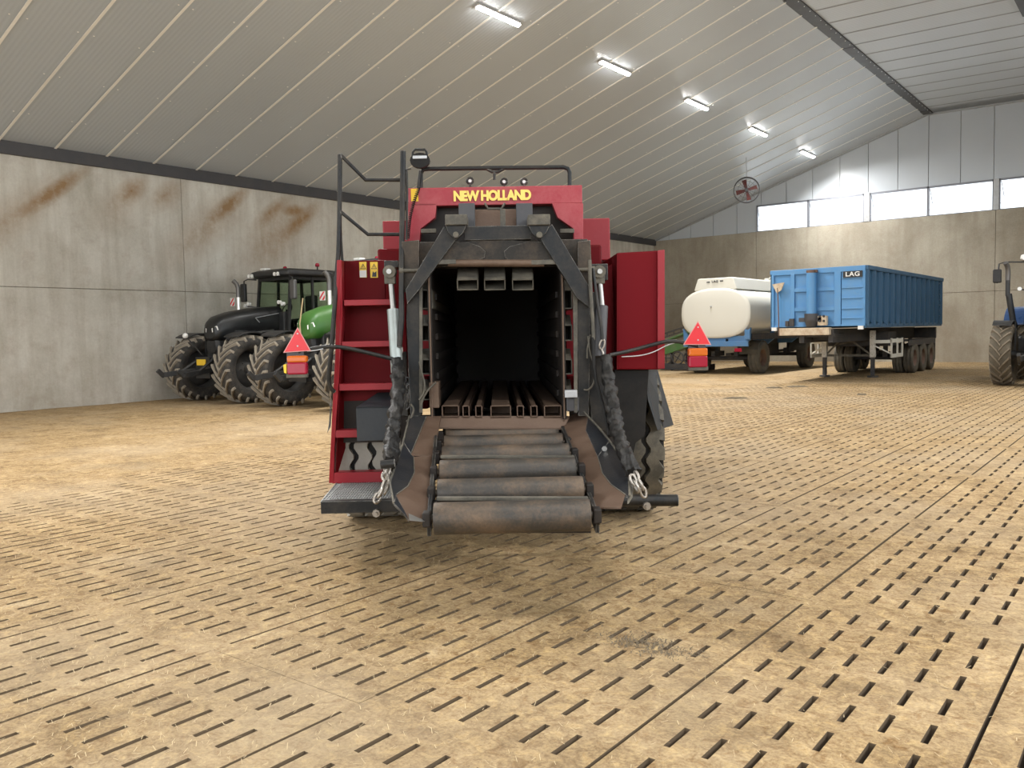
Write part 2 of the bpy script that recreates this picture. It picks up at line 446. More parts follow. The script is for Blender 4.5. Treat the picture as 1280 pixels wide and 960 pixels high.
for a, b_ in zip(ysm, ysm[1:]):
    for z0, z1 in ((-.14, 2.9), (2.9, 6.17)):
        if z0 > 1 and a < 20: continue      # unseen upper panels left out to let the added side light in
        pl.append(((XR, a+g, z0+g), (XR+.2, b_-g, z1-g)))
cwall('wall_right', pl, MB().bb(XR+.025, XR+.4, YF, YB+.3, -.2, 2.9).bb(XR+.025, XR+.4, 21, YB+.3, 2.9, 6.16), M_['wallB'], M_['joint'])
# upper right wall and the front gable with its open door (behind the camera)
up = MB(); up.bb(XR, XR+.12, YF, YB, 6.2, ZRR+.1)
tag(up.build('wall_right_upper', M_['clad']), kind='structure')
fr = MB(); fr.bb(XL-.3, -20.6, YF-.3, YF, -.2, 6.8); fr.bb(3.8, XR+.3, YF-.3, YF, -.2, 6.8)
fr.slab([(XL-.3, YF-.3, 6.7), (XR+.3, YF-.3, 6.7), (XR+.3, YF-.3, ZRR+.1), (XRG, YF-.3, ZR+.1), (XL-.3, YF-.3, 6.75)], (0, .3, 0))
tag(fr.build('wall_front', M_['clad']), kind='structure')
tag(MB().bb(-60, 60, -60, YF-.3, -.25, -.05).build('ground', paint('yard gravel', (.42,.40,.36), .9)), kind='structure')

# ---- gable cladding above the concrete (back wall)
gb = MB()
gb.slab([(XL, YB+.14, 6.16), (-15.9, YB+.14, 6.16), (-15.9, YB+.14, zroof(-15.9)+.05), (XL, YB+.14, ZE+.05)], (0, .05, 0))
gb.slab([(-15.9, YB+.14, 7.42), (XR, YB+.14, 7.42), (XR, YB+.14, ZRR+.05), (XRG, YB+.14, ZR+.05), (-15.9, YB+.14, zroof(-15.9)+.05)], (0, .05, 0))
gable = gb.build('wall_back_upper', M_['lip']); tag(gable, kind='structure')
x = -10.81-1.215*9
while x < XR:
    a, b_ = max(x+.012, XL), min(x+1.215-.012, XR)
    if b_ > a:
        cuts = [a, b_]
        if a < -15.9 < b_: cuts = [a, -15.9, b_]
        if a < XRG < b_: cuts = [a, XRG, b_]
        for p, q in zip(cuts, cuts[1:]):
            z0 = 6.17 if (p+q)/2 < -15.9 else 7.40
            if q-p < .02: continue
            mb = MB(); mb.slab([(p, YB+.06, z0), (q, YB+.06, z0), (q, YB+.06, max(z0+.01, zroof(q)-.005)), (p, YB+.06, max(z0+.01, zroof(p)-.005))], (0, .08, 0))
            mb.build('cladding_panel', M_['clad'], gable)
    x += 1.215

# ---- clerestory windows
wins = [(-15.88, -13.43), (-13.43, -10.97), (-10.73, -8.38), (-8.38, -5.94), (-5.745, -3.35), (-3.35, -.95), (-.72, 1.65), (1.65, 4.0)]
for i, (a, b_) in enumerate(wins):
    f = MB(); t = .05; y0, y1 = YB+.0, YB+.12
    f.bb(a, a+t, y0, y1, 6.18, 7.40); f.bb(b_-t, b_, y0, y1, 6.18, 7.40); f.bb(a, b_, y0, y1, 7.33, 7.41); f.bb(a, b_, y0+.02, y1, 6.165, 6.20)
    wf = f.build('window_%d' % (i+1), M_['alu'], bevel=.004); tag(wf, kind='structure')
    MB().bb(a+t, b_-t, YB+.07, YB+.08, 6.20, 7.33).build('pane', M_['pane'], wf)
    s_ = MB(); s_.beam((a+.08, YB-.02, 7.3), (a+.20, YB-.10, 6.65), .025, .025); s_.cyl((a+.06, YB-.06, 6.42), (a+.40, YB-.06, 6.40), .012, 6)
    s_.build('stay_arm', M_['alu'], wf)
po = MB()
for a, b_ in ((-10.97, -10.73), (-5.94, -5.745), (-.95, -.72)): po.bb(a, b_, YB-.02, YB+.12, 6.17, 7.42)
tag(po.build('trim_3', M_['galv'], bevel=.005), kind='structure')

# ---- ceiling: sandwich panels running up the slope, pale joints, pairs of screws
cb = MB()
cb.slab([(XL-.4, YF-.3, ZE+.10), (XRG, YF-.3, ZR+.22), (XRG, YF-.3, ZR+.32), (XL-.4, YF-.3, ZE+.20)], (0, YB-YF+.7, 0))
cb.slab([(XRG, YF-.3, ZR+.22), (XR+.4, YF-.3, ZRR+.22), (XR+.4, YF-.3, ZRR+.32), (XRG, YF-.3, ZR+.32)], (0, YB-YF+.7, 0))
ceil = cb.build('ceiling', M_['steel_dark']); tag(ceil, kind='structure')
PW = 1.243; M_['lipdark'] = plain('grey panel joint', (.30,.31,.32), .4)
def cpanel(x0, z0, x1, z1, mat):
    mb = MB()
    mb.slab([(x0, .0, z0), (x1, .0, z1), (x1, .0, z1+.10), (x0, .0, z0+.10)], (0, PW, 0))
    mb.slab([(x0+.06, -.03, z0-.012), (x1, -.03, z1-.012), (x1, -.03, z1), (x0+.06, -.03, z0)], (0, .06, 0), 1)
    return mb.build('ceiling_panel', [mat, M_['lip']], ceil)
pL = cpanel(XL-.02, ZE+.0, XRG, ZR, M_['roof']); pR = cpanel(XRG, ZR, XR, ZRR, M_['roofR']); pR.data.materials[1] = M_['lipdark']
k0 = -14; first = True
for k in range(k0, 25):
    y = 9.70+PW*k
    if y+PW > YB+.05: continue
    for p in (pL, pR):
        o = p if first else p.copy()
        if not first: COL.objects.link(o); o.parent = ceil
        o.location = (0, y, 0)
    first = False
ylast = 9.70+PW*24
sc = MB()
for k in range(-6, 25):
    y = 9.70+PW*k
    for j in range(9):
        x = -20.02+1.515*j
        if x > XRG: break
        for dy in (-.15, .16):
            z = zroof(x); sc.add([(x-.017, y+dy-.017, z-.004), (x+.017, y+dy-.017, z-.004), (x+.017, y+dy+.017, z-.004), (x-.017, y+dy+.017, z-.004), (x, y+dy, z-.020)], [(0,1,4),(1,2,4),(2,3,4),(3,0,4)])
tag(sc.build('panel_screws', M_['screw'], ceil, fix=False), kind='stuff')
# filler strip at the gable
fs = MB(); fs.slab([(XL, YB-.95, ZE), (XRG, YB-.95, ZR), (XRG, YB-.95, ZR+.1), (XL, YB-.95, ZE+.1)], (0, 1.1, 0))
fs.slab([(XRG, YB-.95, ZR), (XR, YB-.95, ZRR), (XR, YB-.95, ZRR+.1), (XRG, YB-.95, ZR+.1)], (0, 1.1, 0))
fs.build('ceiling_panel', M_['roofR'], ceil)
# pressed angle where roof meets gable
ag = MB(); ag.beam((XL, YB-.02, ZE-.03), (XRG, YB-.02, ZR-.03), .20, .05); ag.beam((XRG, YB-.02, ZR-.03), (XR, YB-.02, ZRR-.03), .20, .05)
tag(ag.build('trim_4', M_['galv']), kind='structure')
# eave beam and dark ridge strips
tag(MB().bb(XL+.0, XL+.10, YF, YB, 5.93, 6.23).build('trim_1', M_['steel_dark'], bevel=.01), kind='structure')
M_['ridge'] = paint('dark ridge sheet', (.035,.034,.033), .42, .2, (.09,.085,.08), .5, 3)
r0 = MB(); r0.bb(-8.72, -8.18, YF, YB, ZR-.02, ZR+.05)
rs = r0.build('trim_2', M_['ridge']); tag(rs, kind='structure')
y = YF; i = 0
while y < YB:
    y2 = min(y+2.6, YB); mb = MB(); mb.bb(-8.84, -8.18, y+.01, y2-.01, ZR-.045+(i % 2)*.006, ZR-.02)
    mb.build('ridge_sheet', M_['ridge'], rs, bevel=.004); y = y2; i += 1
sr = MB()
for k in range(60):
    y = 12+k*.46
    for x in (-8.79, -8.23): sr.cyl((x, y, ZR-.058), (x, y, ZR-.04), .014, 6)
sr.build('screw_row', M_['screw'], rs)
r1 = MB(); r1.bb(-3.62, -3.05, YF, 28.6, ZR-.16, ZR-.05); tag(r1.build('trim_5', M_['ridge']), kind='structure')

# ---- LED battens on the sloping ceiling
def batten(x, y, label, lit=True):
    e = empty('ceiling_lamp', (x, y, zroof(x)), 0, label, 'lamp', 'ceiling lamps along the sloping roof')
    e.rotation_euler = (0, -math.atan(SL), 0)
    MB().bb(-.075, .075, -.80, .80, -.06, -.002).build('lamp_housing', M_['lampbody'], e, bevel=.01)
    mb = MB(); ring = lambda y: [(.062*math.cos(PI+PI*k/8), y, -.06+.045*math.sin(PI+PI*k/8)) for k in range(9)]
    mb.loft([ring(-.76), ring(.76)]); mb.build('diffuser', M_['led'], e)
    MB().bb(-.06, .06, .80, .86, -.05, -.01).build('end_cap', M_['lampbody'], e)
    al = area('lamp_light', (0, 0, -.12), (0, 0, 0), .14, 1.5, 760, (1, .985, .96)); al.data.spread = 2.6; al.parent = e
names = ['nearest visible', 'second', 'middle', 'fourth', 'farthest']
for k, y in enumerate((16.0, 21.25, 26.45, 31.7, 37.2)):
    batten(-12.65, y, 'lit white batten lamp on the sloping ceiling, %s of the row' % names[k])
for y, nm in ((10.7, 'first'), (5.4, 'second'), (.1, 'third')): batten(-12.65, y, 'lit white batten lamp outside the frame, %s one nearer than the visible row' % nm)
for k in range(4): batten(.5, 2+k*9.5, 'added unseen batten lamp on the flat right ceiling, number %s from the door' % ['one', 'two', 'three', 'four'][k], True)  # extra row out of view, added for more light deep in the barn

# ---- hanging ventilator
fan = empty('ceiling_fan', (-14.05, 34.0, 8.62), 0, 'round caged ventilator with red blades hanging from the ceiling on a thin rod', 'fan')
mb = MB(); mb.cyl((0,0,0), (0,0,-.86), .018, 8); mb.box((0,0,-.01), (.14,.14,.02)); mb.build('hanging_rod', M_['galv'], fan)
R_ = Matrix.Rotation(YAW-.25, 4, 'Z'); O_ = Vector((0, 0, -1.36)); RR = .51
def fp(u, v, d): return O_+R_.to_3x3() @ Vector((u, d, v))
mb = MB()
mb.tube([fp(RR*math.cos(2*PI*k/32), RR*math.sin(2*PI*k/32), -.09) for k in range(33)], .018, 6)
mb.tube([fp(RR*math.cos(2*PI*k/32), RR*math.sin(2*PI*k/32), .09) for k in range(33)], .018, 6)
for q in (.17, .34): mb.tube([fp(q*math.cos(2*PI*k/24), q*math.sin(2*PI*k/24), -.12) for k in range(25)], .006, 4)
for k in range(16):
    a = 2*PI*k/16; mb.tube([fp(.05*math.cos(a), .05*math.sin(a), -.13), fp(RR*math.cos(a), RR*math.sin(a), -.09), fp(RR*math.cos(a), RR*math.sin(a), .09)], .006, 4)
mb.build('guard_ring', M_['steel_dark'], fan)
mb = MB(); mb.cyl(fp(0,0,-.1), fp(0,0,.16), .07, 14); mb.build('hub', M_['steel_dark'], fan)
M_['fanred'] = plain('red fan blade', (.10,.014,.010), .6)
for k in range(4):
    a = .25+k*PI/2; c, s_ = math.cos(a), math.sin(a)
    P4 = [(.06,-.05,-.03), (.42,-.09,-.05), (.42,.09,.03), (.06,.05,.02)]
    mb = MB(); mb.slab([fp(u*c-v*s_, u*s_+v*c, d) for u, v, d in P4], R_.to_3x3() @ Vector((0,.01,0))); mb.build('blade', M_['fanred'], fan)

# ================================================================== THE BIG SQUARE BALER
M_['red'] = paint('faded red paint', (.26,.014,.022), .34, 0, (.28,.06,.06), .3, 3, 40, .05, None, .25)
M_['redbox'] = paint('deep red paint', (.135,.003,.007), .5, 0, (.14,.012,.012), .25, 3, 40, .05, None, .10)
M_['redpink'] = paint('sun bleached red paint', (.30,.028,.040), .42, 0, (.48,.17,.16), .5, 2.2, 40, .05, None, .35)
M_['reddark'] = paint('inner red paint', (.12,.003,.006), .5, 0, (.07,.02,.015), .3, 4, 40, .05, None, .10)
M_['black'] = worn('worn black frame paint', (.009,.0105,.012), .42, .1, (.07,.058,.044), .7, 4)
M_['beam'] = worn('grimy brown black beam', (.016,.014,.011), .5, .1, (.11,.08,.056), .95, 3)
M_['rust'] = paint('bare rusty chute steel', (.115,.070,.046), .5, .25, (.17,.115,.08), .7, 4, 60, .12)
M_['roller'] = paint('worn steel roller', (.045,.040,.034), .52, .25, (.19,.125,.075), 1.0, 3.5, 60, .2)
M_['dusty'] = paint('dust covered steel', (.065,.060,.048), .65, .1, (.20,.175,.13), .85, 6, 60, .2)
M_['inner'] = paint('dark worn steel and gap shade', (.012,.009,.007), .6, .2, (.04,.025,.016), .6, 2)
M_['edge'] = paint('rust worn edge', (.10,.062,.040), .55, .3, (.19,.13,.09), .7, 8)
M_['grate'] = paint('galvanised grating', (.42,.42,.41), .5, .5, (.25,.23,.2), .4, 8)
M_['rod'] = paint('chromed rod', (.36,.355,.34), .35, .8, (.4,.37,.3), .3, 8)
M_['cylgrey'] = paint('grey cylinder barrel', (.30,.34,.33), .35, .4, (.2,.19,.16), .5, 6)
M_['rubber'] = paint('black rubber', (.009,.009,.009), .65, 0, (.035,.03,.025), .6, 6, 40, .1, None, .25)
M_['tread'] = paint('dusty tyre tread', (.30,.285,.25), .8, 0, (.40,.38,.33), .6, 5)
M_['chain'] = paint('steel chain', (.40,.37,.33), .4, .7, (.2,.16,.12), .6, 12)
M_['yellow'] = plain('yellow decal', (.80,.52,.03), .45)
M_['lettering'] = plain('pale yellow lettering', (.86,.60,.13), .45)
M_['white'] = plain('white decal', (.75,.75,.72), .5)
M_['decalblack'] = plain('black print', (.02,.02,.02), .5)
M_['sign'] = plain('red reflective triangle', (.62,.02,.03), .35)
M_['signrim'] = plain('pale triangle border', (.62,.30,.28), .4)
M_['amber'] = plain('amber lens', (.55,.12,.01), .22)
M_['redlens'] = plain('red lens', (.30,.008,.03), .22)
M_['lens'] = plain('bright lamp lens', (.85,.85,.82), .15)

AX = (FW+RT*(622-640)/FPX-UP*(414-480)/FPX); AX = Vector((AX.x, AX.y, 0)).normalized()
RX = Vector((AX.y, -AX.x, 0))
_d = FW+RT*(622-640)/FPX-UP*(414-480)/FPX
BO = CAM+_d*(6.45/_d.dot(AX)); BO.z = 0
bal = empty('baler', BO, math.atan2(RX.y, RX.x), 'large red and black square baler seen from behind, its roller chute lowered', 'baler')
def L(px, py, ly):
    d = FW+RT*(px-640)/FPX-UP*(py-480)/FPX
    t = (ly-(CAM-BO).dot(AX))/d.dot(AX); p = CAM+d*t-BO
    return Vector((p.dot(RX), ly, p.z))
def rect(px0, py0, px1, py1, ly, dy, mb=None, mi=0):
    """box whose rear face spans the given outline at depth ly and reaches dy further in"""
    a, b_ = L(px0, py0, ly), L(px1, py1, ly)
    mb = mb or MB(); mb.bb(a.x, b_.x, ly, ly+dy, b_.z, a.z, mi); return mb
def poly(pts, ly, dy, mb=None, mi=0):
    mb = mb or MB(); mb.slab([L(x, y, ly) for x, y in pts], (0, dy, 0), mi); return mb
def polyv(pts, th, mb=None, mi=0):
    mb = mb or MB(); mb.slab([L(*p) for p in pts], th, mi); return mb
Bd = lambda mb, name, mat, bev=.004, parent=bal: mb.build(name, mat, parent, bevel=bev)

# --- bale chamber: walls, floor rails, top rails, inner side tubes
cw0, cw1 = L(541, 440, 0).x, L(702, 440, 0).x
zf, zt = L(620, 520, 0).z, L(620, 335, 0).z
mb = MB(); D = 3.6
mb.bb(cw0-.03, cw0, 0, D, zf-.06, zt+.05); mb.bb(cw1, cw1+.03, 0, D, zf-.06, zt+.05)
mb.bb(cw0-.03, cw1+.03, .0, D, zf-.09, zf-.05); mb.bb(cw0-.03, cw1+.03, .25, D, zt+.02, zt+.06); mb.bb(cw0-.03, cw1+.03, D-.05, D, zf-.06, zt+.05)
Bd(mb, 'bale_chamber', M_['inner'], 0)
for x in (cw0-.022, cw1+.004):
    Bd(MB().bb(x+.002, x+.014, -.03, .03, zf-.03, zt+.02), 'chamber_edge', M_['edge'], .003)
for k in range(6):   # inner wall ribs running forward
    z = zf+.12+k*.155
    for x0, s_ in ((cw0, 1), (cw1, -1)): Bd(MB().bb(x0, x0+s_*.02, .3, D, z, z+.05), 'wall_rib', M_['inner'], .002)
def hollow(p, q, w_, h, t=.007, up=(0,0,1)):
    mb = MB(); p, q = Vector(p), Vector(q); d = (q-p).normalized(); a = d.cross(Vector(up)).normalized(); b_ = a.cross(d)
    for s_ in (-1, 1):
        mb.beam(p+a*s_*(w_-t)/2, q+a*s_*(w_-t)/2, t, h, b_); mb.beam(p+b_*s_*(h-t)/2, q+b_*s_*(h-t)/2, w_, t, b_)
    mb.beam(p+d*.25, p+d*.26, w_-t, h-t, b_); return mb
for x0, x1 in ((552,574), (578,587), (594,603), (613,639), (646,655), (663,672), (680,702)):
    a, b_ = L(x0, 507, .0), L(x1, 521, 0)
    c = ((a.x+b_.x)/2, .0, (a.z+b_.z)/2); Bd(hollow(c, (c[0], 3.4, c[2]), b_.x-a.x, a.z-b_.z), 'floor_rail', M_['edge'] if x1-x0 > 15 else M_['rust'], 0)
for x0, x1 in ((571,598), (605,632), (640,667)):
    a, b_ = L(x0, 349, -.05), L(x1, 363, -.05); w_ = b_.x-a.x; h = a.z-b_.z
    c = Vector(((a.x+b_.x)/2, -.05, (a.z+b_.z)/2)); e = L((x0+x1)/2+(0 if x0 > 600 else 2), 339, .42)
    Bd(hollow(c, c+(e-c)*1.5+Vector((0,0,.10)), w_, h), 'top_rail', M_['dusty'], 0)
# side tubes: square open ends between the column and the chamber wall
for x0, x1 in ((527,539), (705,714)):
    for y0, y1 in ((362,386), (406,426), (449,468), (488,500)):
        a, b_ = L(x0, y0, .02), L(x1, y1, .02); c = ((a.x+b_.x)/2, .02, (a.z+b_.z)/2)
        Bd(hollow(c, (c[0], 2.2, c[2]), b_.x-a.x+.02, a.z-b_.z, .008), 'side_tube', M_['dusty'], 0)
        p = MB(); cz = a.z; p.slab([(a.x-.005, .02, cz), (b_.x+.005, .02, cz), (b_.x+.005, .14, cz+.07), (a.x-.005, .14, cz+.07)], (0, .01, .008))
        Bd(p, 'deflector', M_['dusty'], 0)
# --- rear frame: columns, slanting arms, cross beams
for col, arm, inn in (
    ([(509,370),(524,352),(526,380),(526,520),(513,520),(508,400)], [(555,283),(571,298),(524,362),(509,380),(507,362)], [(524,352),(528,352),(528,516),(524,516)]),
    ([(722,352),(737,368),(738,400),(736,520),(723,520),(721,380)], [(690,280),(674,296),(721,372),(737,385),(739,362)], [(716,344),(722,360),(722,516),(718,516)])):
    Bd(poly(col, -.03, .14), 'rear_column', M_['black']); Bd(poly(arm, -.10, .07), 'slanting_arm', M_['black']); Bd(poly(inn, -.045, .03), 'column_edge', M_['dusty'], .002)
Bd(rect(502, 303, 735, 330, .12, .10), 'cross_beam', M_['beam'])
Bd(poly([(502,302),(524,300),(524,365),(502,365)], -.02, .05), 'side_plate', M_['beam'])
Bd(poly([(722,302),(738,300),(741,365),(722,365)], -.02, .05), 'side_plate', M_['beam'])
Bd(poly([(562,303),(600,300),(608,300),(633,300),(690,302),(702,330),(545,330)], -.04, .04), 'cross_plate', M_['beam'])
for pts in ([(563,302),(583,302),(600,308),(607,314),(606,322),(598,325),(550,327)], [(680,302),(660,302),(637,308),(630,314),(631,322),(638,326),(696,328)]):
    Bd(poly(pts, -.055, .012), 'gusset_plate', M_['beam'], .003)
mb = MB(); mb.cyl(L(560,329,-.06), L(680,329,-.06), .028, 14); Bd(mb, 'cross_shaft', M_['edge'], 0)
Bd(rect(528, 325, 570, 330, -.09, .05), 'lower_flange', M_['dusty']); Bd(rect(664, 325, 716, 330, -.09, .05), 'lower_flange', M_['dusty'])
Bd(rect(580, 283, 664, 299, -.06, .12), 'upper_beam', M_['black'])
for x0, x1 in ((556,584), (660,688)):
    Bd(rect(x0, 268, x1, 281, -.16, .28), 'pivot_bracket', M_['dusty'], .006)
    Bd(poly([(x0,280),(x1,280),(x1-5,291),((x0+x1)/2,300),(x0+5,292)], -.13, .05), 'pivot_lug', M_['black'])
    c = L((x0+x1)/2, 294, -.14); Bd(MB().cyl(c, c+Vector((0,-.04,0)), .022, 10), 'pin', M_['dusty'], 0)
for x0, x1 in ((573,594), (645,666)): Bd(rect(x0, 254, x1, 284, .10, .05), 'hanger_plate', M_['steel_dark'])
Bd(rect(592, 262, 648, 284, .22, .06), 'rear_bar', M_['rust']); Bd(rect(625, 261, 632, 284, .02, .02), 'gauge_strip', M_['dusty'])
mb = MB(); mb.tube([L(606,254,.05), L(610,261,.05), L(627,261,.05), L(631,254,.05)], .009, 6); Bd(mb, 'grab_loop', M_['dusty'], 0)
Bd(rect(526, 286, 545, 291, .2, .05), 'small_shelf', M_['dusty']); Bd(rect(700, 286, 718, 291, .2, .05), 'small_shelf', M_['dusty'])
# --- red hood
hood = rect(510, 235, 728, 254, .30, .5); h_ = Bd(hood, 'hood_beam', M_['redpink'], .006)
MB_ = Matrix.Rotation(PI/2, 4, 'X'); c = L(615.5, 244.3, .29); M2 = Matrix.Translation(c) @ MB_
tw = (L(664,244,.29)-L(567,244,.29)).x
t_ = text('hood_lettering', 'NEW HOLLAND', .118, M2, M_['lettering'], bal, .004, .0062, 1.0, .9)
xs = [v.co.x for v in t_.data.vertices]; s_ = tw/(max(xs)-min(xs)); zs_ = [v.co.z for v in t_.data.vertices]; hz = (L(600,237.2,.29)-L(600,250.6,.29)).z/(max(zs_)-min(zs_))
for v in t_.data.vertices: v.co.x = c.x+(v.co.x-(max(xs)+min(xs))/2)*s_; v.co.z = c.z+(v.co.z-(max(zs_)+min(zs_))/2)*hz
Bd(poly([(510,254),(546,254),(544,272),(526,286),(525,301),(511,301)], .30, .08), 'hood_gusset', M_['redpink'])
Bd(poly([(690,254),(729,254),(729,299),(717,299),(717,286),(697,272)], .30, .08), 'hood_gusset', M_['redpink'])
Bd(MB().bb(L(512,280,.4).x, L(727,280,.4).x, .42, .46, zt+.05, L(600,254,.4).z+.02), 'hood_bulkhead', M_['inner'], 0)
# top rail
mb = MB(); rp = [(526,236),(526,217),(529,212),(536,211),(704,209),(710,211),(712,216),(712,234)]
mb.tube([L(x, y, .42) for x, y in rp], .017, 8); mb.tube([L(608,211,.42), L(615,215,.42), L(622,215,.42), L(630,211,.42)], .012, 6)
mb.cyl(L(618,214,.42), L(618,225,.42), .011, 6); Bd(mb, 'top_handrail', M_['black'], 0)
for x in (587.5, 630, 655):
    a = L(x, 226 if x < 600 else 227, .5); mb = MB(); mb.tube([a+Vector((.024*math.cos(2*PI*k/14), 0, .024*math.sin(2*PI*k/14))) for k in range(15)], .009, 6)
    mb.cyl(a+Vector((0,0,-.02)), L(x, 238, .5), .008, 6); o = Bd(mb, 'cable_eye', M_['black'], 0)
    Bd(MB().cyl(a, a+Vector((0,.03,0)), .013, 10), 'eye_bolt', M_['lens'], 0, o)
# work lamp
a = L(525.5, 201, .36); mb = MB()
mb.loft([[Vector((a.x+r*sx*math.cos(2*PI*k/16), a.y+yy, a.z-.005+r*.75*math.sin(2*PI*k/16))) for k in range(16)] for yy, r, sx in ((-.05,.078,1), (.0,.078,1), (.06,.06,1), (.09,.03,1))])
wl = Bd(mb, 'work_lamp', M_['rubber'], 0)
Bd(MB().bb(a.x-.055, a.x+.055, a.y-.056, a.y-.048, a.z+.005, a.z+.03), 'lamp_highlight', M_['galv'], .003, wl)  # pale strip painting the bright highlight on the lamp face
mb = MB(); mb.tube([L(515,203,.34), L(516,190,.34), L(519,187,.34), L(531,187,.34), L(533,190,.34), L(535,203,.34)], .010, 6)
mb.tube([L(525,213,.38), L(524,222,.38), L(522,238,.38)], .010, 6); Bd(mb, 'lamp_bail', M_['black'], 0, wl)
# coiled cable from lamp
mb = MB(); pts = []; p0, p1 = L(524,234,.27), L(510,298,.22)
for k in range(150):
    t = k/149; p = p0.lerp(p1, t)+Vector((-.02*math.sin(PI*t), 0, 0)); an = k*1.15
    pts.append(p+Vector((.012*math.cos(an), .012*math.sin(an), 0)))
mb.tube(pts, .004, 4); Bd(mb, 'coiled_cable', M_['rubber'], 0)
Bd(rect(513.5, 236, 523, 251.5, .295, .003), 'warning_sticker', M_['yellow'], 0)

# --- red body panels
Bd(rect(727, 273, 763, 325, 1.4, .7), 'rear_cover', M_['red'], .01)
Bd(rect(478, 276, 514, 327, 1.3, .7), 'rear_cover', M_['red'], .01)
mb = poly([(771,316),(825,313),(826,462),(772,462)], .25, 2.6); Bd(mb, 'side_box', M_['redbox'], .01)
o = Bd(poly([(822,313),(831,312),(831,461),(822,461)], .22, .09), 'box_flange', M_['red'], .004)
mb = MB(); a0, a1 = L(764,323,.9), L(771,317,.25); b0, b1 = L(764,460,.9), L(771,462,.25)
mb.slab([a0, a1, b1, b0], (.012, 0, 0)); Bd(mb, 'box_side_panel', M_['reddark'], 0)
hx0, hx1 = L(478,400,1.2).x, L(750,400,1.2).x
Bd(MB().bb(hx0, cw0-.12, 1.0, 3.7, .95, 2.35), 'body_hull', M_['reddark'], .02); Bd(MB().bb(cw1+.12, hx1, 1.0, 3.7, .95, 2.35), 'body_hull', M_['reddark'], .02)
Bd(MB().bb(hx0, hx1, 3.7, 5.2, .95, 2.35), 'body_front', M_['reddark'], .02)
hull = MB(); hull.bb(L(520,400,1.2).x, L(724,400,1.2).x, .9, 3.6, zt+.08, 2.70); Bd(hull, 'roof_cover', M_['red'], .05)
mb = MB(); mb.bb(-.5, .5, 1.0, 5.4, .62, .95); mb.beam((-.4,5.2,.75), (0,7.6,.6), .14, .16); mb.beam((.4,5.2,.75), (0,7.6,.6), .14, .16); Bd(mb, 'drawbar_frame', M_['black'], .01)
mb = MB(); mb.lathe([(.05,-.06),(.62,-.06),(.66,-.03),(.66,.03),(.62,.06),(.05,.06)], 32, Matrix.Translation((1.25,4.4,1.25)), closed=True); Bd(mb, 'flywheel_cover', M_['reddark'], 0)

# --- left: ladder and handrails
st = polyv([(421,325,.10),(427,325,.10),(428,400,.14),(424,470,.2),(418,560,.27),(417,604,.30),(411,604,.30),(414,540,.26),(419,440,.18),(420,380,.13)], (0, .10, 0))
Bd(st, 'ladder_stringer', M_['red'], .004)
mb = polyv([(427,326,.12),(431,326,.40),(431,560,.42),(419,600,.33),(424,470,.22)], (.006, 0, 0)); Bd(mb, 'stringer_web', M_['reddark'], 0)
Bd(rect(430, 326, 482, 375, .40, .03), 'ladder_panel', M_['reddark'])
for y0, y1, ly, x0 in ((375,381,.14,430), (427,433,.17,427), (480,487,.21,424), (538,546,.26,419), (591,603,.30,415)):
    Bd(rect(x0, y0, 492 if y0 < 530 else 478, y1, ly, .22 if ly < .25 else .12), 'ladder_step', M_['red'], .003)
for y0, y1 in ((381,427), (433,480), (487,500)): Bd(rect(429, y0, 490, y1, .38, .03), 'ladder_panel', M_['reddark'], 0)
Bd(rect(422, 487, 500, 552, .40, .03), 'wheel_guard', M_['inner'], 0)
Bd(MB().bb(L(430,500,.5).x, L(500,500,.5).x, .60, .63, L(430,548,.5).z, L(430,487,.5).z), 'shadow_panel', M_['inner'], 0)  # dark panel added as the shade behind the ladder
mb = MB(); mb.tube([L(425,193,.2), L(424,300,.2), L(420,360,.12), L(414,440,.12), L(411,468,.14), L(411,478,.15), L(413,485,.16), L(418,490,.18)], .018, 8, smooth_path=1)
mb.tube([L(425,193,.2), L(457,225,.2), L(503,225,.2)], .014, 8); mb.tube([L(425,264,.2), L(460,293,.2), L(503,293,.2)], .014, 8)
mb.tube([L(425,264,.2), L(426,300,.22), L(428,328,.22)], .012, 6); Bd(mb, 'ladder_handrail', M_['black'], 0)
mb = MB(); mb.tube([L(504,189,.12), L(503,260,.10), L(502,330,-.04), L(502,400,-.09), L(499,434,-.10)], .021, 8); mb.tube([L(508,212,.12), L(509,240,.12), L(508,300,.1)], .010, 6)
mb.tube([L(508,212,.12), L(514,211,.12)], .006, 4); Bd(mb, 'long_handrail', M_['black'], 0)
for x0, x1, two in ((449,458.5,0), (462.5,472.5,1)):
    s1 = Bd(rect(x0, 327.5, x1, 347, .394, .004), 'warning_sticker', M_['yellow'] , 0)
    if not two: Bd(rect(x0+.4, 338, x1-.4, 346.6, .392, .003), 'sticker_text_field', M_['white'], 0, s1)
    else: Bd(poly([(465,346),(470.5,346),(470.5,339),(468,341),(466,339)], .392, .003), 'sticker_pictogram', M_['decalblack'], 0, s1)
    xm = (x0+x1)/2
    mb = poly([(xm-3.6,336.2),(xm+3.6,336.2),(xm,329.4)], .3915, .003); Bd(mb, 'sticker_triangle', M_['decalblack'], 0, s1)
    Bd(poly([(xm-2.5,335.5),(xm+2.5,335.5),(xm,330.9)], .3905, .002), 'sticker_triangle', M_['yellow'], 0, s1)
    Bd(rect(xm-.4, 332, xm+.4, 335, .3897, .002), 'sticker_mark', M_['decalblack'], 0, s1)
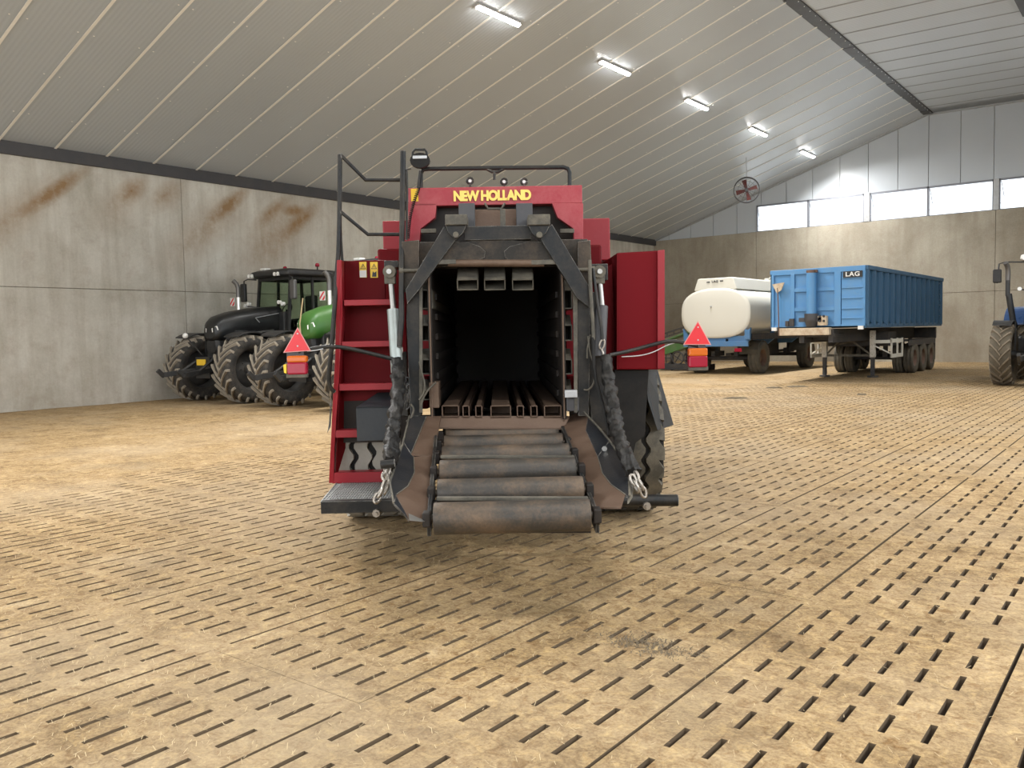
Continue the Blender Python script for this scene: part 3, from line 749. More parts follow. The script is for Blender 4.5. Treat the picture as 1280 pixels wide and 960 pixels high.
# toolbox
mb = MB(); A = lambda x, y, l: L(x, y, l)
a, b_ = L(445, 509, .0), L(495, 550, .0); TY = .22
mb.slab([(a.x, 0, b_.z), (b_.x, 0, b_.z), (b_.x, 0, a.z), (a.x, 0, a.z)], (0, .33, 0))
mb.slab([(a.x, 0, a.z), (b_.x, 0, a.z), (b_.x, .33, a.z+.085), (a.x+.12, .33, a.z+.085)], (0, .0, -.01))
mb.slab([(a.x, 0, a.z), (a.x+.12, .33, a.z+.085), (a.x, .33, a.z)], (.005, 0, 0)); mb.slab([(a.x, .32, a.z), (b_.x, .32, a.z), (b_.x, .32, a.z+.08), (a.x+.12, .32, a.z+.08)], (0, .01, 0))
M_['box'] = paint('dark slate plastic', (.024,.028,.033), .5, 0, (.06,.058,.052), .45, 3, 40, .1, None, .3)
tb = Bd(mb, 'toolbox', M_['box'], 0)
c = L(480, 503, .19); mb = MB(); mb.bb(c.x-.07, c.x+.07, c.y-.01, c.y+.02, c.z-.005, c.z+.02); Bd(mb, 'toolbox_handle', M_['steel_dark'], .003, tb)
# platform with grating and front bar
a, b_ = L(401, 628, -.45), L(492, 628, -.45); z0 = a.z; yb = .33
x0b = L(421, 603, yb).x
mb = MB()
for k in range(28):
    t = k/27; x = a.x+(b_.x-a.x)*t
    mb.beam((x, -.45, z0), (max(x, x0b) if k else x0b, yb, z0+.003), .006, .012)
for k in range(12):
    t = k/11; y = -.45+(yb+.45)*t; xx = a.x+(x0b-a.x)*t; mb.beam((xx, y, z0+.001), (b_.x, y, z0+.001), .009, .012)
Bd(mb, 'step_grating', M_['grate'], 0)
mb = MB(); mb.slab([(a.x,-.45,z0-.012),(b_.x,-.45,z0-.012),(b_.x,yb,z0-.012),(x0b,yb,z0-.012)], (0,0,-.006)); Bd(mb, 'step_pan', M_['steel_dark'], 0)
Bd(rect(400.5, 627, 512, 640, -.48, .07), 'step_bar', M_['black'], .006)
c0, c1 = L(752, 625.5, -.45), L(847, 625.5, -.45); mb = MB(); mb.cyl(c0, c1, .042, 18); Bd(mb, 'end_tube', M_['black'], 0)
mb = MB(); mb.cyl(L(500,632,-.3), L(752,629,-.3), .04, 12); Bd(mb, 'axle_beam', M_['black'], 0)
for x, y in ((470, 642), (809, 633)):
    c = L(x, y, -.52); mb = MB(); mb.cyl(c, c+Vector((0,.10,0)), .028, 8); mb.cyl(c+Vector((0,-.02,0)), c, .014, 8); Bd(mb, 'bolt', M_['chain'], 0)

# --- wheels
def chain(pts, link, r, name='chain', parent=bal, mat=None):
    mb = MB(); pts = [Vector(p) for p in pts]; acc = 0; k = 0
    for a, b_ in zip(pts, pts[1:]):
        d = b_-a; n = max(1, round(d.length/link))
        for i in range(n):
            c = a+d*((i+.5)/n); dd = d.normalized(); s1 = dd.orthogonal().normalized(); s2 = dd.cross(s1)
            an = (k % 2)*PI/2+.4; s_ = s1*math.cos(an)+s2*math.sin(an); k += 1
            loop = [c+dd*(link*.68*math.cos(2*PI*j/10))+s_*(link*.36*math.sin(2*PI*j/10)) for j in range(11)]
            mb.tube(loop, r, 5)
    return mb.build(name, mat or M_['chain'], parent)
def ring_tyre(x, y, r, w_, side):
    """wide implement tyre with zigzag ribs and shoulder blocks"""
    T = Matrix.Translation((x, y, r)); mb = MB()
    h = w_/2; rs = r*.56
    mb.lathe([(rs,-h*.8),(r*.72,-h),(r*.92,-h*.98),(r-.035,-h*.86),(r-.028,0),(r-.035,h*.86),(r*.92,h*.98),(r*.72,h),(rs,h*.8)], 48, T)
    n = 144
    for xc, wd in ((-.52,.118), (-.17,.118), (.17,.118), (.52,.118)):
        vs = []
        for k in range(n):
            an = 2*PI*k/n; off = .021*math.sin(an*24+(0 if xc*side > 0 else 1.2))
            for dx, rr in ((-wd/2, r-.04), (-wd/2*.9, r), (wd/2*.9, r), (wd/2, r-.04)):
                vs.append(T @ Vector((xc*h*1.45*.95+off+dx, rr*math.cos(an), rr*math.sin(an))))
        fs = []
        for k in range(n):
            for j in range(3): fs.append((k*4+j, k*4+j+1, ((k+1) % n)*4+j+1, ((k+1) % n)*4+j))
        mb.add(vs, fs, 1)
    for s2 in (-1, 1):
        for k in range(24):
            an = 2*PI*(k+.5*(s2 > 0))/24; R = T @ Matrix.Rotation(an, 4, 'X')
            vs = [R @ Vector(v) for v in ((s2*h*.80,-.045,r-.05),(s2*h*.80,.045,r-.05),(s2*h*1.0,.055,r-.09),(s2*h*1.0,-.055,r-.09),(s2*h*.80,-.04,r-.004),(s2*h*.80,.04,r-.004),(s2*h*.99,.05,r-.025),(s2*h*.99,-.05,r-.025))]
            mb.add(vs, [(0,1,2,3),(4,5,6,7),(0,1,5,4),(1,2,6,5),(2,3,7,6),(3,0,4,7)], 1)
    return mb, T, rs
for side, px in ((-1, 421), (1, 829.5)):
    r = .66; wy = 1.12; edge = L(px, 590, wy-.55).x; w_ = .62; x = edge-side*w_/2
    e = empty('wheel', (0,0,0)); e.parent = bal
    mb, T, rs = ring_tyre(x, wy, r, w_, side); Bd(mb, 'tyre', [M_['rubber'], M_['tread'] if side < 0 else M_['dusty']], 0, e)
    mb = MB(); mb.lathe([(rs,-.24),(rs-.03,-.20),(rs*.5,-.05),(.05,-.06),(.05,.06),(rs*.5,.05),(rs-.03,.20),(rs,.24)], 32, T); Bd(mb, 'rim', M_['redpink'], 0, e)
mb = MB(); mb.cyl((-1.1,1.12,.66), (1.1,1.12,.66), .07, 12); Bd(mb, 'axle', M_['black'], 0)
# --- right mudguard and dark panels
Bd(poly([(768,462),(811,462),(806,545),(795,553),(786,590),(776,560),(768,500)], .30, .02), 'mud_flap', M_['rubber'])
Bd(polyv([(806,462,.3),(822,462,.9),(842,531,.9),(822,538,.35),(810,500,.3)], (0,.012,0)), 'mudguard', M_['box'], 0)
Bd(poly([(398,530),(408,530),(414,492),(413,533),(409,541),(411,531)][2:], .1, .02), 'guard_strip', M_['black'], 0)

# --- lift cylinders, rods, chain sleeves
for x0, xr, yt, yb_, top in ((487.5, 490, 338, 466, 387), (748.5, 750, 338, 446, 383)):
    mat = M_['cylgrey'] if x0 < 600 else M_['steel_dark']
    e = empty('lift_cylinder', (0,0,0)); e.parent = bal
    mb = MB(); mb.cyl(L(x0+4, top, -.02), L(x0+9 if x0 < 600 else x0+1, yb_, -.1), .046, 18); Bd(mb, 'barrel', mat, 0, e)
    mb = MB(); mb.cyl(L(x0, yt, .04), L(x0+4, top, -.02), .021, 12); Bd(mb, 'piston_rod', M_['rod'], 0, e)
    c = L(x0, yt+2, .03); mb = MB(); mb.cyl(c+Vector((0,-.05,0)), c+Vector((0,.05,0)), .048, 16); mb.bb(c.x-.04, c.x+.04, c.y-.035, c.y+.035, c.z-.09, c.z); Bd(mb, 'rod_eye', M_['dusty'], .004, e)
    mb = MB(); mb.cyl(c+Vector((0,-.07,0)), c+Vector((0,-.04,0)), .02, 8); Bd(mb, 'pin', M_['rod'], 0, e)
Bd(rect(480, 326, 498, 334, .1, .3), 'cylinder_bracket', M_['black']); Bd(rect(739, 330, 760, 350, .12, .25), 'cylinder_bracket', M_['black'])
for (bx, by) in ((511, 338), (732, 337)):
    c = L(bx, by, -.05); mb = MB(); s_ = 1 if bx < 600 else -1; mb.cyl(c-Vector((.07,0,0)), c+Vector((.07,0,0)), .014, 8); mb.cyl(c-Vector((.07*s_,0,0)), c-Vector((.04*s_,0,0)), .026, 6); Bd(mb, 'bolt', M_['dusty'], 0)
mb = MB(); mb.tube([L(737,325,-.12), L(738,360,-.13), L(741,400,-.14), L(742,425,-.14)], .014, 8); Bd(mb, 'tension_rod', M_['dusty'], 0)
mb = MB(); mb.tube([L(741,335,-.10), L(747,380,-.12), L(752,410,-.14), L(753,425,-.14)], .012, 8); Bd(mb, 'tension_rod', M_['black'], 0)
mb = MB(); mb.tube([L(741,422,-.14), L(743,470,-.2), L(752,500,-.4), L(759,530,-.7), L(762,545,-.8)], .014, 8, smooth_path=1); Bd(mb, 'hose', M_['rubber'], 0)
mb = MB(); mb.tube([L(735,420,-.1), L(737,440,-.1), L(744,460,-.12), L(743,478,-.12), L(736,488,-.1), L(730,487,-.06)], .007, 6, smooth_path=2); mb.tube([L(738,418,-.1), L(734,436,-.1), L(734,448,-.1)], .006, 6); Bd(mb, 'thin_cord', M_['dusty'], 0)
chain([L(754,425,-.14), L(751,436,-.14), L(754,448,-.14)], .055, .008)
chain([L(499,433,-.04), L(500,440,-.06), L(497,450,-.08)], .055, .008)
def sleeve(pts, r0):
    """crumpled canvas sleeve over a chain"""
    mb = MB(); P = [Vector(p) for p in pts]; 
    for _ in range(2):
        o = [P[0]]
        for i in range(len(P)-1): o += [P[i]*.75+P[i+1]*.25, P[i]*.25+P[i+1]*.75]
        P = o+[P[-1]]
    Q = []
    for a, b_ in zip(P, P[1:]):
        n = max(1, int((b_-a).length/.02)); Q += [a.lerp(b_, i/n) for i in range(n)]
    rings = []
    for i, p in enumerate(Q):
        t = (Q[min(i+1, len(Q)-1)]-Q[max(i-1, 0)]).normalized(); a = t.cross(Vector((0,1,0))).normalized(); b_ = t.cross(a)
        ring = []
        for k in range(14):
            an = 2*PI*k/14; rr = r0*(1+.75*noise.noise(Vector((math.cos(an)*1.8, math.sin(an)*1.8, i*.31+r0*99)))+.10*math.sin(i*1.7))
            ring.append(p+(a*math.cos(an)+b_*math.sin(an))*rr)
        rings.append(ring)
    return mb.loft(rings)
M_['sleeve'] = paint('crumpled black sleeve', (.008,.008,.008), .45, 0, (.05,.045,.038), .7, 12, 60, .5, None, .35)
Bd(sleeve([L(757,447,-.15), L(761,480,-.35), L(768,520,-.7), L(776,555,-1.1), L(786,580,-1.35), L(793,592,-1.45)], .042), 'chain_sleeve', M_['sleeve'], 0)
Bd(sleeve([L(497,452,-.12), L(498,490,-.45), L(492,530,-.8), L(489,560,-1.1), L(487,580,-1.3)], .043), 'chain_sleeve', M_['sleeve'], 0)
chain([L(793,590,-1.45), L(798,600,-1.5), L(803,612,-1.5), L(805,618,-1.5)], .05, .009); chain([L(790,596,-1.5), L(797,612,-1.52)], .05, .009)
chain([L(482,582,-1.3), L(481,600,-1.4), L(477,612,-1.45), L(470,626,-1.5)], .05, .009); chain([L(487,585,-1.3), L(485,605,-1.4), L(480,618,-1.45)], .05, .009)
chain([L(509,474,-.15), L(507,486,-.18), L(510,500,-.2), L(508,512,-.2)], .05, .007, mat=M_['black'])
Bd(MB().cyl(L(476,581,-1.35), L(494,579,-1.35), .026, 10), 'chain_anchor', M_['black'], 0)
for pts in ([(524,452),(528,470),(531,478),(530,492),(524,500)], [(513,505),(518,511),(514,523),(508,527)], [(545,478),(536,486),(529,497),(526,508)]):
    mb = MB(); mb.tube([L(x, y, -.08) for x, y in pts], .008, 6, smooth_path=2); Bd(mb, 'hose', M_['dusty'], 0)
Bd(rect(536, 478, 549, 510, -.02, .2), 'hinge_block', M_['edge'], .006); Bd(rect(706, 488, 722, 497, -.1, .1), 'hinge_block', M_['galv'], .004)
Bd(rect(708, 497, 724, 514, -.04, .1), 'hinge_block', M_['steel_dark'], .006)
Bd(rect(500, 440, 510, 520, .05, .1), 'side_strut', M_['black'])
Bd(poly([(737,365),(745,365),(762,500),(768,545),(740,530),(735,480)], .03, .05), 'side_plate', M_['black'])
Bd(poly([(738,345),(765,330),(770,462),(757,462),(742,420)], .42, .03), 'inner_panel', M_['reddark'], 0)
Bd(rect(500, 365, 511, 520, .12, .05), 'side_plate', M_['reddark'])
mb = rect(500, 520, 545, 560, .1, .05); rect(712, 500, 770, 590, .25, .05, mb); Bd(mb, 'under_panel', M_['inner'], 0)
for x in (715.5, 530):
    Bd(rect(x-8, 388, x+9, 470, .55, .03), 'inner_panel', M_['red'], 0)

# --- bale chute: rollers, frame bars, flared side plates
rl = [(557,698,533,.066,.0), (555,703,543,.07,-.33), (552.5,711,556,.074,-.72), (549.5,719,573.5,.078,-1.12), (547,728.5,597,.083,-1.47), (542,737,626,.088,-1.85)]
for i, (x0, x1, yt, r, ly) in enumerate(rl):
    a, b_ = L(x0, yt, ly), L(x1, yt, ly); z = min(a.z, b_.z)*.5+max(a.z, b_.z)*.5-r
    mb = MB(); n = 10; prof = [(.0, a.x), (r-.004, a.x), (r, a.x+.005)]+[(r, a.x+(b_.x-a.x)*k/n) for k in range(1, n)]+[(r, b_.x-.005), (r-.004, b_.x), (0, b_.x)]
    mb.lathe(prof, 32, Matrix.Translation((0, ly, z)))
    for s_, x in ((-1, a.x), (1, b_.x)): mb.cyl((x, ly, z), (x+s_*.05, ly, z), .022, 8)
    o = Bd(mb, 'roller', M_['roller'], 0); o['label'] = ['hinge end roller', 'second roller', 'third roller', 'fourth roller', 'fifth roller', 'thick front roller'][i]
    RZ = z
for i, (x0, x1, yt, r, ly) in enumerate(rl):
    a, b_ = L(x0, yt, ly), L(x1, yt, ly)
    for s_, x in ((-1, a.x), (1, b_.x)): Bd(MB().box((x+s_*.038, ly, (a.z+b_.z)/2-r), (.045, .09, .08)), 'bearing_block', M_['inner'], .008)
p_, q_ = L(549,533,.0), L(541,626,-1.80); p2, q2 = L(707,533,.0), L(738,626,-1.80); dz = Vector((0,0,-.17))
Bd(MB().slab([p_+dz, p2+dz, q2+dz, q_+dz], (0,0,-.01)), 'chute_shade_sheet', M_['inner'], 0)  # dark sheet added so the gaps around the rollers look shaded
for (x0, x1, y, ly) in ((551,718,571,-.93), (546,735,623,-1.66)):
    a, b_ = L(x0, y, ly), L(x1, y, ly); Bd(MB().beam(a, b_, .05, .018), 'chute_crossbar', M_['dusty'], .003)
Bd(polyv([(533,520,.02),(712,520,.02),(705,535,-.05),(545,534,-.05)], (0,0,-.012)), 'chute_lip', M_['rust'], 0)
a_, b_ = L(546,530,-.05), L(536,652,-1.86); c_, d_ = L(703,533,-.05), L(747,648,-1.86)
for p, q in ((a_, b_), (c_, d_)):
    Bd(MB().beam(p-Vector((0,0,.05)), q-Vector((0,0,.03)), .022, .11), 'chute_rail', M_['black'], .003)
def onp(pl3, pts):
    """outline points dropped onto the plane through three given points"""
    A_, B_, C_ = [L(*p) for p in pl3]; nn = (B_-A_).cross(C_-A_); out = []
    cl = Vector(((CAM-BO).dot(RX), (CAM-BO).dot(AX), CAM.z))
    for px, py in pts:
        q = L(px, py, -1.0)-cl; out.append(cl+q*((A_-cl).dot(nn)/q.dot(nn)))
    return out
M_['chuteblack'] = worn('black chute paint', (.018,.020,.024), .38, .1, (.085,.07,.055), .45, 3)
def chute_side(pl3, rusty, black, line, th, nm):
    Bd(MB().slab(onp(pl3, rusty), th), nm[0], M_['rust'], 0)
    if black: Bd(MB().slab(onp(pl3, black), th), nm[1], M_['chuteblack'], 0)
    if line: Bd(MB().tube([p-Vector(th).normalized()*.002 for p in onp(pl3, line)], .004, 5), 'wear_line', M_['dusty'], 0)
PLl = ((543,569,-.68), (533,651,-1.87), (487.5,602,-1.50)); PLlu = ((551,520,0), (541.5,569,-.68), (504,552,-.50))
chute_side(PLl, [(543,569),(533,651),(511,650),(507,641),(495,619),(510,608),(518,591),(517,571)], [(517,571),(518,591),(510,608),(495,619),(492,629),(487.5,602),(504,554),(514,568)],
    [(517,571),(518,591),(510,608),(495,619)], (.004,0,-.010), ('chute_plate','chute_wall'))
chute_side(PLlu, [(551,520),(541.5,568.5),(514,568),(526,538),(533,520)], [(533,520),(526,538),(514,568),(504,552),(512,520)], [(533,521),(526,538),(514,567)], (.004,0,-.010), ('chute_plate','chute_wall'))
Bd(MB().slab(onp(PLl, [(495,619),(507,641),(511,650),(505,642),(492,629)]), (.0,0,-.012)), 'chute_wall', M_['chuteblack'], 0)
Bd(MB().slab(onp(PLl, [(511,642),(520,646),(533,651.5),(528,652.5),(512,651)]), (0,-.012,.004)), 'bent_tip', M_['rod'], 0)
PRl = ((722.5,572.5,-.74), (750,655,-1.88), (787,612,-1.55)); PRu = ((703,533,-.05), (722.5,572.5,-.74), (760,548,-.5))
chute_side(PRl, [(722.5,572.5),(747,571),(753,592),(764,606),(781.6,618.4),(777,634),(751,634),(750,655),(741,621)], [(747,571),(753,592),(764,606),(781.6,618.4),(787,621),(786,587),(762,551)],
    [(747,571),(753,592),(764,606),(781.6,618.4)], (-.004,0,-.010), ('chute_plate','chute_wall'))
chute_side(PRu, [(701,533),(732,538),(747,571),(722.5,572.5)], [(732,538),(747,571),(762,551),(735,520)], None, (-.004,0,-.010), ('chute_plate','chute_wall'))
chute_side(PRu, [(701,533),(712,520),(729,514),(735,520),(732,538)], None, None, (-.004,0,-.010), ('chute_plate','chute_wall'))
Bd(polyv([(786,585,-1.2),(791,596,-1.3),(789,622,-1.6),(784,630,-1.7),(786,612,-1.5)], (.01,.01,0)), 'chute_flange', M_['dusty'], 0)
mb = MB(); mb.tube([L(729,514,-.02), *onp(PRu, [(748,534)]), *onp(PRl, [(762,551),(786,587),(787,620)])], .007, 6); Bd(mb, 'wall_bead', M_['dusty'], 0)
mb = MB(); mb.tube([*onp(PLlu, [(512,520),(504,552)]), *onp(PLl, [(503,556),(487.5,602),(492,629)])], .007, 6); Bd(mb, 'wall_bead', M_['dusty'], 0)
for x, y in ((755,562), (770,553)): 
    c = L(x, y, -.75); Bd(MB().cyl(c, c+Vector((0,-.03,.01)), .018, 10), 'bolt', M_['rod'], 0)

# --- lamp arms with warning triangles and tail lamps
def arm(pts, wire, tri, rimw, lampbox, split, ly):
    e = empty('lamp_arm', (0,0,0)); e.parent = bal
    mb = MB(); mb.tube([L(*p) for p in pts], .015, 8, smooth_path=1); Bd(mb, 'arm_tube', M_['black'], 0, e)
    mb = MB(); mb.tube([L(*p) for p in wire], .005, 6, smooth_path=2); Bd(mb, 'wire', M_['galv'], 0, e)
    cx = sum(p[0] for p in tri)/3; cy = sum(p[1] for p in tri)/3
    Bd(poly(tri, ly, .006), 'warning_triangle', M_['signrim'], 0, e)
    Bd(poly([(cx+(x-cx)*.90, cy+(y-cy)*.90) for x, y in tri], ly-.003, .004), 'triangle_face', M_['sign'], 0, e)
    for yy in (tri[0][1]+8, tri[1][1]-6):
        c = L(tri[0][0], yy, ly-.006); Bd(MB().cyl(c, c+Vector((0,-.004,0)), .006, 8), 'rivet', M_['galv'], 0, e)
    x0, y0, x1, y1 = lampbox
    Bd(rect(x0, tri[1][1]-2, x1-3, y1, ly+.015, .02), 'lamp_bracket', M_['steel_dark'], 0, e)
    Bd(rect(x0, y0, x1, split, ly-.045, .06), 'amber_lens', M_['amber'], .012, e); Bd(rect(x0, split, x1, y1-3, ly-.045, .06), 'red_lens', M_['redlens'], .012, e)
    Bd(rect(x0-.5, y1-3.5, x1+.5, y1+1, ly-.03, .05), 'lamp_base', M_['dusty'], .005, e)
    return e
ea = arm([(492,449,-.12),(460,441,-.15),(430,434,-.2),(405,433,-.25),(372,440,-.3)], [(404,436,-.26),(395,438,-.28),(384,439,-.3)], [(372,409),(388.5,438.5),(354,441)], 0, (358,445,383.5,471), 453, -.32)
Bd(polyv([(354,456,-.36),(358,455,-.36),(358,467,-.36),(355,466,-.36)], (0,.03,0)), 'side_marker', M_['yellow'], 0, ea)
ea = arm([(762,444,-.1),(790,438,.05),(815,431,.1),(840,425,.1),(873,433,.1)], [(777,446,.0),(800,445,.05),(818,440,.1),(832,432,.1),(845,428,.1)], [(872.5,401),(889,431),(854,431)], 0, (861,435.5,885,462), 445, .08)

# ================================================================== TRACTORS
M_['lug'] = paint('dusty tractor lugs', (.27,.235,.185), .85, 0, (.40,.35,.27), .7, 8)
M_['carc'] = paint('tractor tyre rubber', (.030,.028,.026), .8, 0, (.13,.11,.085), .8, 5)
M_['blackpaint'] = paint('glossy black bonnet', (.007,.008,.009), .36, 0, (.08,.075,.065), .22, 2, 40, .0)
M_['greenpaint'] = paint('bright green bonnet', (.034,.13,.018), .42, 0, (.16,.21,.08), .3, 2, 40, .0)
M_['bluepaint'] = paint('dark blue bonnet', (.03,.075,.20), .3, 0, (.14,.15,.16), .35, 2, 40, .0)
M_['plastic'] = paint('black plastic', (.016,.017,.018), .45, 0, (.09,.08,.07), .4, 4)
M_['rimgrey'] = paint('dark grey rim', (.07,.07,.07), .5, .2, (.15,.13,.10), .5, 4)
mg2, nt2, b2 = newmat('tinted cab glass'); b2.inputs['Base Color'].default_value = (.62,.72,.62,1); b2.inputs['Transmission Weight'].default_value = 1; b2.inputs['Roughness'].default_value = .02; b2.inputs['IOR'].default_value = 1.1
M_['glass'] = mg2
M_['seat'] = plain('dark seat cloth', (.03,.03,.035), .8)
M_['silver'] = plain('silver exhaust sleeve', (.72,.70,.66), .3, .7)
M_['exh'] = plain('grey exhaust pipe', (.16,.155,.15), .4, .6)

M_['mudtyre'] = paint('muddy tyre', (.09,.075,.052), .85, 0, (.17,.14,.10), .7, 4)
M_['mudlug'] = paint('muddy lugs', (.17,.14,.10), .85, 0, (.26,.21,.15), .7, 6)
def lug_wheel(parent, x, y, r, w_, nl, name, rimmat, side, tm=None):
    e = empty(name, (x, y, r)); e.parent = parent
    h = w_/2; rc = r-.05; rs = r*.60
    mb = MB(); mb.lathe([(rs,-h*.78),(r*.72,-h*.98),(r*.86,-h),(rc-.03,-h*.90),(rc,-h*.5),(rc+.006,0),(rc,h*.5),(rc-.03,h*.90),(r*.86,h),(r*.72,h*.98),(rs,h*.78)], 48)
    for s_ in (-1, 1):
        for k in range(nl):
            a0 = 2*PI*(k+(.5 if s_ > 0 else 0))/nl; sec = []
            for t in (0, .35, .7, 1.0, 1.12):
                xx = s_*(-.02+t*(h-.005)) if t <= 1 else s_*(h+.004)
                rr = r-.012*t*t if t <= 1 else r-.085
                al = a0+(.62*w_*min(t, 1)**.85)/r; hw = (.021+.006*t)
                lo = rc-.035 if t <= 1 else r-.13
                q = []
                for dr, da in ((lo, -hw*1.35), (rr, -hw), (rr, hw), (lo, hw*1.35)):
                    aa = al+da/r; q.append((xx, -dr*math.cos(aa), dr*math.sin(aa)))
                sec.append(q)
            mb.loft(sec, 1, True, False)
    mb.build('tyre', tm or [M_['carc'], M_['lug']], e)
    mb = MB(); mb.lathe([(rs+.005,-h*.76),(rs-.03,-h*.6),(rs-.05,-.05),(rs*.55,.02*side),(.08,.05*side),(.0,.06*side)], 32); mb.lathe([(rs+.005,h*.76),(rs-.03,h*.6),(rs-.05,-.05)], 32)
    mb.build('rim', rimmat, e)
    mb = MB(); mb.cyl((.0,0,0), (side*.16,0,0), .13, 16); 
    for k in range(8): mb.cyl((0, .20*math.cos(k*PI/4), .20*math.sin(k*PI/4)), (side*.06, .20*math.cos(k*PI/4), .20*math.sin(k*PI/4)), .018, 6)
    mb.build('hub', rimmat, e)
    return e
def sq_ring(y, z0, z1, hw, n=20, e=3.2, topn=0):
    out = []
    for k in range(n):
        a = 2*PI*k/n; c, s_ = math.cos(a), math.sin(a)
        u = math.copysign(abs(c)**(2/e), c); v = math.copysign(abs(s_)**(2/e), s_)
        out.append((u*hw*(1-.10*max(0, v)), y, (z0+z1)/2+v*(z1-z0)/2))
    return out
def tractor(name, loc, rz, label, paintm, roofm, rf=.84, wf=.64, rr=1.02, wr=.70, track=2.15, wb=2.3, rim=None, extras=(), fy=-.70, mx=0, tm=None):
    t = empty(name, loc, rz, label, 'tractor', 'tractors parked in the barn'); rim = rim or M_['rimgrey']
    P = M_['plastic']; bd = lambda mb, n, m, bv=.006, par=t: mb.build(n, m, par, bevel=bv)
    for s_ in (-1, 1):
        lug_wheel(t, s_*track/2, fy, rf, wf, 20, 'front_wheel', rim, s_, tm); lug_wheel(t, s_*track/2, wb, rr, wr, 22, 'rear_wheel', rim, s_, tm)
        mb = MB(); n = 12; R1 = rf+.09; ring = []     # front fender
        for k in range(n+1):
            a = math.radians(62+k*88/n); y, z = fy-R1*math.cos(a), rf+R1*math.sin(a); wi = wf*.52*(1-.15*abs(k/n-.5)*2)
            c = s_*(track/2+.0); ring.append([(c-wi, y, z), (c+wi, y, z-.015), (c+wi, y, z-.045), (c-wi, y, z-.03)])
        mb.loft(ring, 0, True, False); mb.beam((s_*(track/2-wf*.5), fy+.05, rf+R1-.03), (s_*(track/2-wf*.5), fy+.05, rf+.1), .04, .04); bd(mb, 'front_fender', P)
        mb = MB(); R2 = rr+.10; ring = []
        for k in range(n+1):
            a = math.radians(35+k*110/n); y, z = wb-R2*math.cos(a), rr+R2*math.sin(a); c = s_*track/2
            ring.append([(c-s_*wr*.75, y, z), (c+s_*wr*.52, y, z-.02), (c+s_*wr*.52, y, z-.07), (c-s_*wr*.75, y, z-.05)])
        mb.loft(ring, 0, True, False); bd(mb, 'rear_fender', P if paintm is not M_['bluepaint'] else paintm)
    mb = MB(); mb.bb(-.24,.24,fy-.25,wb+.2,rf-.18,rf+.42); mb.bb(-.33,.33,.2,wb,rf+.1,rf+.6); mb.cyl((-track/2,fy,rf),(track/2,fy,rf),.10,12); mb.cyl((-track/2,wb,rr),(track/2,wb,rr),.17,12); bd(mb, 'chassis', P, .02)
    # bonnet
    mb = MB(); mb.bb(-.34,.34,-.75,.9,1.15,1.80); mb.bb(-.24,.24,-.9,-.7,1.15,1.7); bd(mb, 'engine_panel', P, .04)
    S_ = [(-1.02,1.62,1.92,.20),(-.99,1.55,2.04,.28),(-.86,1.52,2.16,.35),(-.45,1.56,2.29,.39),(.1,1.62,2.38,.42),(.95,1.70,2.44,.43)]
    mb = MB(); mb.loft([sq_ring(*q) for q in S_]); bd(mb, 'bonnet', paintm, 0)
    mb = MB(); mb.loft([sq_ring(-.98,1.25,1.62,.20),sq_ring(-.90,1.20,1.66,.25)]); g_ = bd(mb, 'grille', P, 0)
    mb = MB()
    for k in range(6): mb.bb(-.15,.15,-.995,-.97,1.30+.045*k,1.315+.045*k)
    bd(mb, 'grille_slats', P, 0, g_)
    for s_ in (-1, 1):
        mb = MB(); mb.slab([(s_*.12,-1.03,1.86),(s_*.27,-.99,1.92),(s_*.30,-.97,1.82),(s_*.13,-1.03,1.76)], (0,.06,0)); bd(mb, 'headlight', M_['lens'], .004)
        mb = MB(); x = s_*.375; mb.slab([(x,-.62,1.45),(x,-.05,1.30),(x,.25,1.52),(x,.05,1.80),(x,-.55,1.80)], (s_*.02,0,0)); v = bd(mb, 'side_vent', P if paintm is not M_['greenpaint'] else paintm, .008)
        mb = MB(); mb.slab([(x+s_*.02,-.52,1.50),(x+s_*.02,-.08,1.38),(x+s_*.02,.12,1.52),(x+s_*.02,-.02,1.72),(x+s_*.02,-.48,1.72)], (s_*.012,0,0)); bd(mb, 'vent_mesh', P, 0, v)
        mb = MB(); x = s_*.432; mb.beam((x,.05,2.12),(x,.78,2.24),.012,.02); mb.beam((x,.05,2.12),(x,.17,2.0),.012,.02); bd(mb, 'bonnet_stripe', M_['galv'], 0)
        mb = MB(); mb.beam((x-s_*.03,-.15,1.72),(x-s_*.02,.62,1.80),.03,.04); bd(mb, 'bonnet_badge', M_['exh'], 0)
        # steps and tank
        mb = MB(); mb.bb(s_*.35, s_*.88, .95, 1.75, .55, 1.25); bd(mb, 'fuel_tank', P, .06)
        mb = MB()
        for z in (.45,.75,1.05): mb.bb(s_*.86, s_*1.08, 1.0, 1.4, z, z+.03)
        mb.bb(s_*.88, s_*.91, .98, 1.0, .45, 1.3); mb.bb(s_*.88, s_*.91, 1.4, 1.42, .45, 1.3); bd(mb, 'steps', P, 0)
    # cab
    b0 = [(-.70,.86),(.70,.86),(.80,2.55),(-.80,2.55)]; t0 = [(-.66,1.02),(.66,1.02),(.76,2.50),(-.76,2.50)]
    mb = MB(); mb.slab([(x,y,1.25) for x,y in b0],(0,0,.35)); mb.bb(-.62,.62,.80,.95,1.6,2.28); bd(mb, 'cab_base', P, .02)
    mb = MB()
    for (x,y),(u,v) in zip(b0,t0): mb.beam((x,y,1.55),(u,v,3.2),.07,.07)
    for s_ in (-1,1): mb.beam((s_*.76,1.65,1.55),(s_*.73,1.68,3.2),.06,.06)
    for i in range(4):
        j = (i+1)%4; mb.beam((*t0[i],3.17),(*t0[j],3.17),.08,.07); mb.beam((*b0[i],1.6),(*b0[j],1.6),.07,.08)
    bd(mb, 'cab_frame', P, 0)
    lerp = lambda a,b_,q: a+(b_-a)*q
